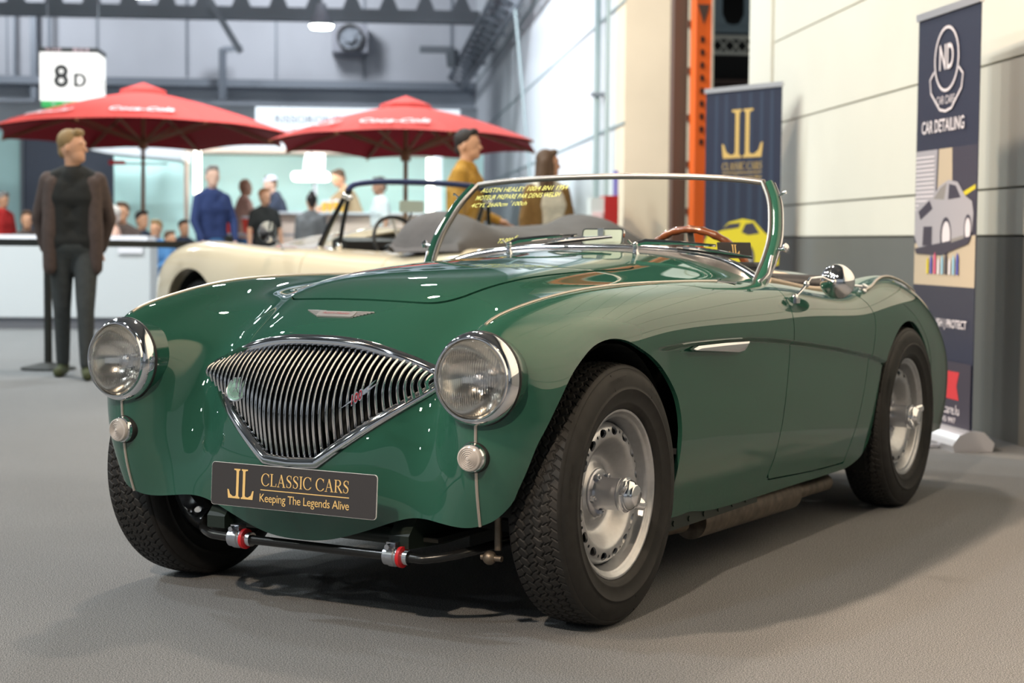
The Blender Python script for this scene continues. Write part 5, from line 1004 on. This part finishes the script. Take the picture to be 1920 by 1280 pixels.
def person(label, a, b, face, height=1.75, skin='skin_warm', hair='hair_brown', top='cloth_black', legs='cloth_grey', shoes='shoe_dark', lean=0., seat=False, arms=None, stance=.10, step=0., head_yaw=0., nod=0., sleeves='long', longhair=False, bulk=1., voxel=.013, base=0., jacket=None, extra=None, group=PEOPLE):
    """face = direction of the chest in the hall: 0 looks back at the camera, pi looks away"""
    k = height/1.75; t = thing('person', label, 'person', H(a, b, base), math.radians(34.8)+face, group)
    L = lambda x, y, z: A((x*k, y*k, z*k)); hz = .92 if not seat else .50; drop = 0 if not seat else .42
    sh = 1.44-drop; tilt = lambda p: A((p[0], p[1]-math.sin(lean)*(p[2]-hz*k), hz*k+(p[2]-hz*k)*math.cos(lean)))
    up = lambda x, y, z: tilt(L(x, y, z))
    hip, chest, neck = up(0,0,hz+.02), up(0,0,sh-.16), up(0,.01,sh+.02); Rh = eyeR(head_yaw, nod+lean*.4)
    hc = up(0,-.02,sh+.185); hp = lambda x, y, z: hc+Rh@L(x, y, z)
    head = [(sphere((0,0,0), 1, 20, 14)[0]*A((.073,.092,.108))*k@Rh.T+hp(0,.006,.015), sphere((0,0,0),1,20,14)[1]), (sphere((0,0,0),1,16,10)[0]*A((.056,.062,.062))*k@Rh.T+hp(0,-.026,-.054), sphere((0,0,0),1,16,10)[1]),
            cap(hp(0,-.088,.005), hp(0,-.104,-.022), .010*k, .014*k, 8), cap(hp(0,-.074,-.080), hp(0,-.070,-.090), .020*k, .018*k, 8), cap(hp(-.022,-.082,-.052), hp(.022,-.082,-.052), .007*k, None, 8), cap(hp(-.035,-.078,.035), hp(.035,-.078,.035), .011*k, None, 8)]
    for s in (1, -1): head.append(cap(hp(s*.074,.010,.012), hp(s*.077,.014,-.022), .010*k, .012*k, 8))
    nk = [cap(neck-A((0,0,.05*k)), hp(0,.008,-.07), .056*k, .050*k)]
    w = .165*bulk; torso = [cap(up(-w+.04,0,sh-.055), up(w-.04,0,sh-.055), .062*k, None), cap(up(-.075*bulk,-.005,sh-.17), up(.075*bulk,-.005,sh-.17), .105*k*bulk), cap(up(-.06*bulk,0,sh-.33), up(.06*bulk,0,sh-.33), .098*k*bulk), cap(up(-.065,0,hz+.06), up(.065,0,hz+.06), .100*k*bulk), cap(up(0,0,sh-.02), up(0,0,hz+.08), .10*k)]+[cap(up(s*.065*bulk,0,sh-.12), up(s*.055*bulk,0,hz+.06), .100*k*bulk, .095*k*bulk) for s in (1,-1)]+[cap(up(0,.015,sh+.03), up(s*w*.9,0,sh-.05), .060*k, .052*k) for s in (1,-1)]
    sl, cover, arm, hand = [], [], [], []
    if arms is None: arms = ((.235,-.01,sh-.30,.25,-.06,sh-.56),)*2
    for s, (ex, ey, ez, hx, hy, hz_) in zip((1, -1), arms):
        S_, E_, W_ = up(s*w,0,sh-.045), up(s*ex,ey,ez), up(s*hx,hy,hz_)
        arm += [cap(S_, E_, .050*k, .040*k), cap(E_, W_, .038*k, .027*k)]; d = (W_-E_)/np.linalg.norm(W_-E_); side = np.cross(d, A((0,0,1))+A((.3,0,0))); side /= np.linalg.norm(side); palm = W_+d*.050*k
        hand += [cap(W_+d*.012*k, palm, .026*k, .030*k, 10)]
        for f in range(4):
            o_ = side*((f-1.5)*.017*k); ln = (.062,.072,.068,.052)[f]*k; kn = palm+d*.028*k+o_; mid = kn+d*ln*.5+A((0,-.010,-.004))*k; hand += [cap(palm+o_*.9, kn, .0095*k, .009*k, 7), cap(kn, mid, .009*k, .0085*k, 7), cap(mid, mid+d*ln*.4+A((0,-.014,-.006))*k, .0085*k, .007*k, 7)]
        hand += [cap(W_+d*.02*k+side*.022*k, W_+d*.062*k+side*.052*k+A((0,-.012,0))*k, .011*k, .008*k, 7)]
        sl += [cap(S_, E_, .060*k*bulk, .050*k)]+([cap(E_, W_-d*.01, .050*k, .038*k)] if sleeves == 'long' else [cap(E_, E_, .05*k)] if False else [])
        if sleeves == 'short': sl[-1] = cap(S_, S_+(E_-S_)*.72, .062*k*bulk, .056*k)
    lg, sho, tr = [], [], []
    for s in (1, -1):
        if seat: Hp, Kn, An = L(s*.09,0,hz), L(s*.11,-.44,.50), L(s*.11,-.46,.09)
        else: Hp, Kn, An = L(s*.085,0,.90), L(s*(.07+stance*.5),-.02-step*s*.5,.50), L(s*(.06+stance),.02-step*s,.09)
        lg += [cap(Hp, Kn, .075*k, .052*k), cap(Kn, An, .050*k, .034*k)]; tr += [cap(Hp, Kn, .092*k*bulk, .066*k), cap(Kn, An+A((0,0,.02*k)), .064*k, .050*k)]
        sho += [cap(An+L(0,.03,-.045), An+L(s*.02,-.15,-.055), .042*k, .036*k), cap(An+L(0,.02,-.01), An+L(0,.0,.03), .045*k, .045*k)]
    tr.append(cap(up(-.06,0,hz+.03), up(.06,0,hz+.03), .115*k*bulk))
    core = [cap(up(0,0,sh-.06), up(0,0,hz+.05), .085*k, .085*k), cap(up(-w+.05,0,sh-.06), up(w-.05,0,sh-.06), .048*k)]
    fused('body', head+nk+core+arm+hand+lg, skin, t, voxel*.8)
    fused('shirt' if not jacket else 'sweater', [(v+0, f) for v, f in torso]+[cap(up(-.04,-.015,sh-.035), up(.04,-.015,sh-.035), .070*k), cap(up(-.05,.02,sh-.02), up(.05,.02,sh-.02), .060*k), cap(up(-w+.035,0,sh-.052), up(w-.035,0,sh-.052), .070*k), cap(up(-.075*bulk,-.006,sh-.17), up(.075*bulk,-.006,sh-.17), .117*k*bulk), cap(up(-.06*bulk,0,sh-.33), up(.06*bulk,0,sh-.33), .112*k*bulk), cap(up(-.07,0,hz+.05), up(.07,0,hz+.05), .118*k*bulk)]+[cap(up(s*.065*bulk,0,sh-.12), up(s*.060*bulk,0,hz+.03), .115*k*bulk, .110*k*bulk) for s in (1,-1)]+[cap(up(0,.012,sh+.022), up(s*w*.9,0,sh-.045), .070*k, .062*k) for s in (1,-1)]+sl, top, t, voxel)
    fused('trousers', tr, legs, t, voxel)
    fused('shoe', sho[:2], shoes, t, voxel); fused('shoe', sho[2:], shoes, t, voxel)
    if hair:
        hs = [(sphere((0,0,0),1,20,14)[0]*A((.082,.088,.085))*k@Rh.T+hp(0,.028,.050), sphere((0,0,0),1,20,14)[1]), cap(hp(-.03,-.045,.105), hp(.03,-.045,.105), .030*k, None, 10), cap(hp(0,.06,-.03), hp(0,.06,.04), .048*k, .05*k)]
        if longhair: hs += [cap(hp(x_,.045,.02), hp(x_*1.35,.075,-.30), .055*k, .035*k) for x_ in (-.05,0,.05)]+[cap(hp(s*.070,.0,.0), hp(s*.085,.0,-.24), .030*k, .022*k) for s in (1,-1)]
        fused('hair', hs, hair, t, voxel*.8)
    if jacket:
        js = []
        for s, (ex, ey, ez, hx, hy, hz_) in zip((1, -1), arms):
            S_, E_, W_ = up(s*w,0,sh-.045), up(s*ex,ey,ez), up(s*hx,hy,hz_); d = (W_-E_)/np.linalg.norm(W_-E_); js += [cap(S_, E_, .066*k*bulk, .056*k), cap(E_, W_-d*.02, .055*k, .045*k)]
            js += [cap(up(s*.135*bulk,-.040,sh-.07), up(s*.150*bulk,-.060,sh-.40), .060*k, .060*k), cap(up(s*.150*bulk,-.060,sh-.40), up(s*.155*bulk,-.055,sh-.66), .060*k, .050*k), cap(up(s*.10,.05,sh-.06), up(s*.12,.05,sh-.66), .080*k, .072*k), cap(up(s*.07,.035,sh+.025), up(s*.10,-.03,sh-.06), .032*k, .035*k)]
        js += [cap(up(0,.06,sh-.05), up(0,.06,sh-.66), .085*k, .075*k)]
        fused('jacket', js, jacket, t, voxel)
    if extra: extra(t, up, hp, k)
    return t
for n_, c_ in dict(hair_brown=(.10,.055,.030), hair_dark=(.022,.016,.014), hair_grey=(.22,.20,.19), hair_white=(.62,.58,.54), hair_sandy=(.27,.17,.07), hair_red=(.36,.16,.07)).items(): mat(n_, c_, .65, bump=(80,.4,.004))
for n_, c_ in dict(cloth_black=(.013,.014,.013), cloth_grey=(.045,.050,.050), cloth_brown=(.075,.052,.045), cloth_navy=(.018,.035,.12), cloth_pink=(.58,.36,.29), cloth_mustard=(.42,.22,.03), cloth_cream=(.72,.66,.55), cloth_tan=(.22,.12,.035), cloth_red=(.45,.02,.02), cloth_denim=(.07,.20,.42), cloth_mid=(.16,.165,.17), cloth_beige=(.45,.33,.20), cloth_pale=(.50,.56,.56), apron_orange=(.60,.25,.10), shoe_green=(.06,.07,.03), shoe_dark=(.015,.015,.015), cap_white=(.70,.72,.85), cloth_darknavy=(.03,.04,.07)).items(): mat(n_, c_, .85, noise=(30,.12))
def pp_(px, a): return a, pb(px, a)
# the man in black: chest to the camera, head turned to the right of the picture, hands behind him
person('man in black sweater and open brown jacket, head turned aside, standing by the white counter', 11.75, pb(139, 11.75), .05, 1.65, 'skin_warm', 'hair_sandy', 'cloth_black', 'cloth_grey', 'shoe_green', arms=((.235,.08,1.13,.17,.13,.90),(.245,.06,1.13,.20,.10,.90)), stance=.04, step=.16, head_yaw=1.25, jacket='cloth_brown', voxel=.010, bulk=1.02, group=None)
person('man in navy top walking left of the bar queue, head turned to the camera', *pp_(398,19.2), .55, 1.73, 'skin_pale', 'hair_grey', 'cloth_navy', 'cloth_denim', head_yaw=-.25, arms=((.24,-.05,1.14,.20,-.16,.92),)*2, step=.12, voxel=.014)
person('person with shaved head in a pink tee at the bar, seen from the side', *pp_(458,24.6), 2.0, 1.78, 'skin_dark', None, 'cloth_pink', 'cloth_denim', sleeves='short', voxel=.016, arms=((.22,-.05,1.14,.18,-.20,.96),)*2)
def chest_print(t, up, hp, k): obj('shirt_print', box(up(0,-.135,1.20), (.17*k,.006,.07*k)), 'cloth_cream', t, None)
person('red-haired person in a black printed tee waiting at the bar', *pp_(496,23.0), .45, 1.60, 'skin_warm', 'hair_red', 'cloth_black', 'cloth_black', sleeves='short', voxel=.016, extra=chest_print, head_yaw=.3)
def capx(t, up, hp, k): fused('cap', [sphere(hp(0,.02,.075), (.088*k,.100*k,.062*k), 16, 10), cap(hp(-.03,-.09,.055), hp(.03,-.09,.055), .016*k, None, 8)], 'cap_white', t, .012)
person('server in a white cap and orange apron bending over the bar counter', *pp_(535,26.2), -1.35, 1.74, 'skin_pale', 'hair_brown', 'cloth_darknavy', 'apron_orange', lean=.30, sleeves='short', arms=((.20,-.22,1.16,.16,-.44,1.08),)*2, voxel=.016, extra=capx, base=.17)
def bun(t, up, hp, k): fused('hair_bun', [sphere(hp(0,.05,.13), .045*k, 12, 8)], 'hair_dark', t, .012)
person('person in grey jacket with dark hair tied in a bun, back to the camera', *pp_(583,21.6), PI-.5, 1.50, 'skin_warm', 'hair_dark', 'cloth_mid', 'cloth_black', voxel=.015, bulk=1.12, extra=bun, head_yaw=.6)
person('bartender in beige leaning forward over the beer cups', *pp_(672,26.1), -1.15, 1.84, 'skin_warm', 'hair_brown', 'cloth_beige', 'cloth_black', lean=.42, sleeves='short', arms=((.22,-.25,1.22,.15,-.50,1.14),)*2, voxel=.016, base=.20, nod=.2)
person('man in pale grey tee standing at the right end of the bar', *pp_(713,24.0), -1.2, 1.80, 'skin_dark', 'hair_dark', 'cloth_pale', 'cloth_black', sleeves='short', voxel=.016, nod=.15)
def yel(t, up, hp, k): obj('yellow_cup', cyl(up(.21,-.34,1.30), up(.21,-.34,1.42), .04, 12), 'print_yellow', t)
person('man in a mustard jacket walking to the right behind the cream car', *pp_(872,13.9), 1.25, 1.83, 'skin_warm', 'hair_dark', 'cloth_mustard', 'cloth_black', voxel=.012, bulk=1.15, arms=((.23,.02,1.14,.20,-.22,1.05),(.26,.0,1.12,.24,-.06,.88)), step=.2, extra=None)
person('woman with long brown hair in open tan coat over cream dress', *pp_(1024,14.4), .5, 1.70, 'skin_warm', 'hair_brown', 'cloth_cream', 'cloth_cream', longhair=True, voxel=.012, jacket='cloth_tan', bulk=1.0, head_yaw=1.3)
person('grey-haired man in a red top at the far left edge', *pp_(6,23.6), 1.0, 1.53, 'skin_warm', 'hair_grey', 'cloth_red', 'cloth_black', voxel=.016, nod=.2)
person('grey-haired man in a dark coat with a white collar bending at the bar tables', *pp_(194,24.6), -1.2, 1.58, 'skin_pale', 'hair_grey', 'cloth_darknavy', 'cloth_black', lean=.25, voxel=.016, extra=lambda t, up, hp, k: fused('collar', [cap(up(-.09,-.02,1.45), up(.09,-.02,1.45), .05*k), cap(up(.0,-.10,1.42), up(.02,-.13,1.15), .03*k)], 'cloth_cream', t, .016))
seated = [(52, 22.0, .2, 'hair_brown', 'cloth_brown', 'seated person with brown hair just left of the man in black', 1.66), (212, 19.4, -1.3, 'hair_white', 'cloth_pink', 'seated person with white hair behind the white counter', 1.70), (231, 20.7, -.2, 'hair_brown', 'cloth_brown', 'seated person with brown hair between the white-haired guest and the parasol pole', 1.78), (266, 22.3, .8, 'hair_dark', 'cloth_darknavy', 'seated dark-haired person in navy in front of the left parasol pole', 1.68),
          (294, 19.7, -.3, 'hair_sandy', 'cloth_denim', 'seated fair-haired person in light blue right of the left parasol pole', 1.50), (345, 23.0, .5, 'hair_dark', 'cloth_darknavy', 'seated dark-haired person beside the stand post', 1.55), (318, 21.3, 1.0, 'hair_brown', 'cloth_denim', 'seated person in blue denim low beside the cream car', 1.35)]
mat('stool_grey', (.2,.2,.21), .5)
for px, a, f, hr, tp, lb, hh in seated:
    person(lb, a, pb(px, a), f, hh, 'skin_warm', hr, tp, 'cloth_denim' if tp == 'cloth_denim' else 'cloth_black', seat=True, arms=((.22,-.12,.78,.14,-.34,.70),)*2, voxel=.016, group='guests seated behind the counter')
    k = hh/1.75; st = thing('stool', 'grey stool under the '+lb.replace('seated ', ''), 'stool', H(a, pb(px, a), 0), 0, 'stools behind the counter'); zt_ = .36*k
    obj('seat', cyl((0,0,zt_-.03), (0,0,zt_), .17, 20), 'stool_grey', st)
    for q in range(4): obj('leg', cyl((.15*math.cos(q*PI/2+.7), .15*math.sin(q*PI/2+.7), 0), (.11*math.cos(q*PI/2+.7), .11*math.sin(q*PI/2+.7), zt_-.02), .012, 8), 'stool_grey', st)
# ================================================================== cream roadster beyond, pointing away to the left
PH = math.radians(55); hd = -math.cos(PH)*DB+math.sin(PH)*DA; rzc = math.atan2(hd[0], -hd[1])
near = H(11.0, pb(603, 11.0), 0)             # foot of the near windscreen post, local (.60, 0)
Rc = rotz(rzc); oc = A(near)-Rc@A((.60, 0, 0))
cc = thing('sports_car', 'cream open sports car with a grey folded-hood cover, parked behind the green one', 'car', oc, rzc)
ck_ = [0,.16,.34,.50,.62,.71,.76,.77,.75,.70]
def crow(y, z, k=1.): return [(x*k, y, h) for x, h in zip(ck_, z)]
CS = A([crow(-2.15,[.40,.40,.40,.40,.40,.39,.37,.34,.31,.28],.80), crow(-2.12,[.62,.60,.57,.60,.62,.60,.54,.46,.38,.28],.90), crow(-2.02,[.76,.73,.66,.72,.76,.74,.66,.54,.42,.27],.97), crow(-1.85,[.84,.81,.73,.82,.86,.84,.75,.60,.44,.26],1.), crow(-1.55,[.89,.86,.78,.87,.915,.89,.79,.62,.44,.25],1.02), crow(-1.2,[.92,.89,.82,.88,.92,.895,.79,.62,.44,.24],1.02), crow(-.8,[.955,.93,.86,.87,.90,.875,.78,.61,.43,.23],1.02), crow(-.4,[.985,.965,.90,.87,.885,.855,.77,.60,.42,.22],1.02), crow(-.05,[1.005,.99,.95,.895,.885,.855,.765,.60,.42,.22],1.02),
 crow(.4,[.95,.94,.92,.89,.865,.835,.75,.59,.42,.22],1.02), crow(.8,[.90,.90,.89,.88,.855,.825,.745,.59,.42,.22],1.02), crow(1.2,[.90,.90,.89,.885,.87,.84,.755,.60,.42,.22],1.02), crow(1.6,[.90,.90,.885,.89,.90,.87,.775,.61,.43,.23],1.02), crow(2.0,[.84,.84,.82,.83,.84,.81,.73,.59,.42,.25],1.0), crow(2.35,[.66,.66,.65,.66,.66,.64,.59,.50,.40,.28],.94), crow(2.5,[.42,.42,.42,.42,.42,.41,.40,.38,.36,.32],.85)])
CS[:8, :, 1] *= .93; CS[5:9, :3, 2] += .025
CF = np.concatenate([(CS*A([-1,1,1]))[:, :0:-1], CS], 1); u_ = np.linspace(0, CF.shape[1]-1, (CF.shape[1]-1)*8+1); v_ = np.linspace(0, len(CS)-1, (len(CS)-1)*8+1)
CC = CF+(CF-surf(CF, np.arange(CF.shape[1]), np.arange(len(CS)))); GC = surf(CC, u_, v_); a1, a2 = np.gradient(GC, axis=1), np.gradient(GC, axis=0); NC_ = np.cross(a1, a2); NC_ /= np.linalg.norm(NC_, axis=2)[:, :, None]+1e-9
fl_ = NC_[len(v_)//2, len(u_)//2, 2] < 0; NC_ = -NC_ if fl_ else NC_
sc = grid_skin(GC, NC_, fl_); x, y, z = xyz(sc)
def cutc(s, cy, cz, r): d = np.hypot(s.V[:, 1]-cy, s.V[:, 2]-cz)-r; return s.cut(np.maximum(np.where(s.V[:, 2] < cz, np.abs(s.V[:, 1]-cy)-r, d), .55-np.abs(s.V[:, 0])))
sc = cutc(sc, -1.35, .36, .375)
x, y, z = xyz(sc); sc = sc.cut(np.where(z < .7, 1, sdf(rrect(1.16, .95, .15, 5, 0, .58), x, y)))
DC = [(.02,1.2),(.02,.50),(.06,.32),(.72,.30),(.84,.42),(.88,.60),(.88,1.2)]
for sg in (1, -1):
    x, y, z = xyz(sc); sd = x*sg > .60; g = sdf(DC, y, z); d = sc.cut(np.where(sd, -g-.003, -1)); d.build('door', 'cream_paint', cc); sc = sc.cut(np.where(sd, g-.003, 1))
sc.build('body_shell', 'cream_paint', cc)
for s in (1, -1):
    for cy, zz in ((-1.35, .33), (1.35, .33)):
        w = bpy.data.objects.new('wheel', None); COL.objects.link(w); w.parent = cc; w.location = (s*.63, cy, zz); w.rotation_euler = (0, 0, 0 if s > 0 else PI)
        obj('tyre', lathe([(.21,-.07),(.28,-.085),(.315,-.075),(.33,-.05),(.33,.05),(.315,.075),(.28,.085),(.21,.07)], 48, axis=X1), 'rubber', w); obj('wheel_rim', lathe([(.21,.06),(.19,.05),(.17,.02),(.10,.03),(.05,.05),(0,.055)], 40, axis=X1), 'chrome_soft', w)
        if cy < 0:
            V = []
            for k in range(21):
                t = -.35+(PI+.7)*k/20; yy, z2 = cy+.372*math.cos(t), max(.2,.36+.372*math.sin(t)); V += [(s*.70,yy,z2),(s*.42,yy,z2)]
            obj('inner_wing', (A(V), [(2*i,2*i+1,2*i+3,2*i+2) for i in range(20)]+[tuple(2*i+1 for i in range(21))]), 'well_black', cc, None)
obj('cockpit_tub', join(box((0,.58,.40),(1.14,.95,.02)), box((.575,.58,.62),(.012,.93,.44)), box((-.575,.58,.62),(.012,.93,.44)), box((0,1.05,.62),(1.14,.012,.46)), box((0,.115,.62),(1.14,.012,.46))), 'black_trim', cc, None)
obj('dashboard', prism([(.06,.70),(.06,.935),(.12,.955),(.22,.93),(.24,.70)], -.56, .56, (0,0,0), (0,1,0), (0,0,1)), 'black_trim', cc, 30)
for s in (1, -1): obj('seat', join(sphere((s*.28,.55,.55),(.22,.24,.09),20,12), sphere((s*.28,.85,.74),(.22,.08,.20),20,12)), 'black_trim', cc)
w2 = obj('steering_wheel', tube([A((.30,.42,.915))+.185*(math.cos(t)*A((1,0,0))+math.sin(t)*A((0,-.42,.91))) for t in np.linspace(0, 2*PI, 49)[:-1]], .012, 8, closed=True), 'black_rubber', cc)
for t in (PI/2, PI+.4, -.4): obj('wheel_spoke', bar(A((.30,.42,.915)), A((.30,.42,.915))+.19*(math.cos(t)*A((1,0,0))+math.sin(t)*A((0,-.42,.91))), .022, .004), 'rail_alu', w2)
obj('steering_column', cyl((.30,.42,.915),(.30,.12,.85),.02,10), 'black_paint', w2)
sw_ = cc
for s in (1, -1):
    obj('windscreen_post', join(tube([(s*.60,-.01,.90),(s*.585,.10,1.06),(s*.55,.235,1.262)], [.022,.018,.014], 8), tube([(s*.60,.20,.90),(s*.585,.22,1.05),(s*.55,.245,1.25)], .014, 8)), 'black_paint', sw_)
    obj('quarter_window', (A([(s*.60,.0,.90),(s*.60,.19,.90),(s*.555,.235,1.24)]), [(0,1,2)]), 'screen_glass', sw_, None)
    for q in ((s*.60,-.01,.90), (s*.60,.20,.90), (s*.565,.21,1.215), (s*.56,.25,1.20)): obj('chrome_cap', sphere(q, .022, 10, 8), 'chrome', sw_)
obj('header_rail', tube(smooth_curve([(.565,.235,1.245),(.50,.235,1.285),(.30,.225,1.305),(0,.22,1.31),(-.30,.225,1.305),(-.50,.235,1.285),(-.565,.235,1.245)], 6), .019, 8), 'navy_trim', sw_)
obj('glass_pane', (A([(.59,0,.92),(.55,.22,1.26),(0,.21,1.30),(-.55,.22,1.26),(-.59,0,.92),(0,-.02,1.0)]), [(0,1,2,3,4,5)]), 'screen_glass', sw_, None)
m_ = obj('interior_mirror', prism(rrect(.19,.075,.015), -.006, .006, (.02,.17,1.155), (1,0,0), (0,0,1)), 'mirror_pale', cc, None); obj('mirror_stalk', cyl((.02,.17,1.12),(.02,.10,.98),.006,8), 'chrome', m_)
wm_ = obj('wing_mirror', lathe([(0,-.03),(.04,-.02),(.065,.0),(.068,.012),(0,.014)], 24, (.80,-.32,.985), (.1,1,0)), 'chrome', cc); obj('mirror_arm', tube([(.74,-.22,.87),(.76,-.25,.92),(.80,-.32,.97)], .006, 8), 'chrome', wm_)
obj('door_handle', join(tube([(.775,.62,.72),(.80,.66,.735),(.80,.74,.735),(.775,.78,.72)], .012, 8)), 'chrome', cc)
# folded hood under its grey cover
HS = []
for k in range(25):
    f = k/24; x = -.82+1.56*f; e = abs(2*f-1); zt_ = 1.045+.065*math.exp(-((e-.72)/.16)**2)+.012*math.sin(9*f); zt_ -= .16*max(0, (e-.88)/.12)**2; fr = 1-.25*max(0, (e-.8)/.2)**2
    HS.append([(x*1.02, 1.02-.02*fr, .87), (x*1.0, .98-.10*fr, .93), (x*.985, .97-.09*fr, zt_-.05), (x*.975, 1.02, zt_), (x*.97, 1.20, zt_-.005), (x*.97, 1.42, zt_-.05), (x*.98, 1.55, .96), (x*1.0, 1.58, .88)])
HS = A(HS); V, F = surf(HS, np.linspace(0,7,29), np.linspace(0,24,73)), []; n1, n2 = V.shape[:2]
F = [(i*n2+j, i*n2+j+1, (i+1)*n2+j+1, (i+1)*n2+j) for i in range(n1-1) for j in range(n2-1)]+[tuple(range(n2)), tuple((n1-1)*n2+j for j in range(n2))[::-1]]
hc_ = obj('hood_cover', (V.reshape(-1,3), F), 'grey_hood', cc, 60); obj('cover_stud', sphere((.69,1.0,.90), .016, 10, 8), 'chrome', hc_)
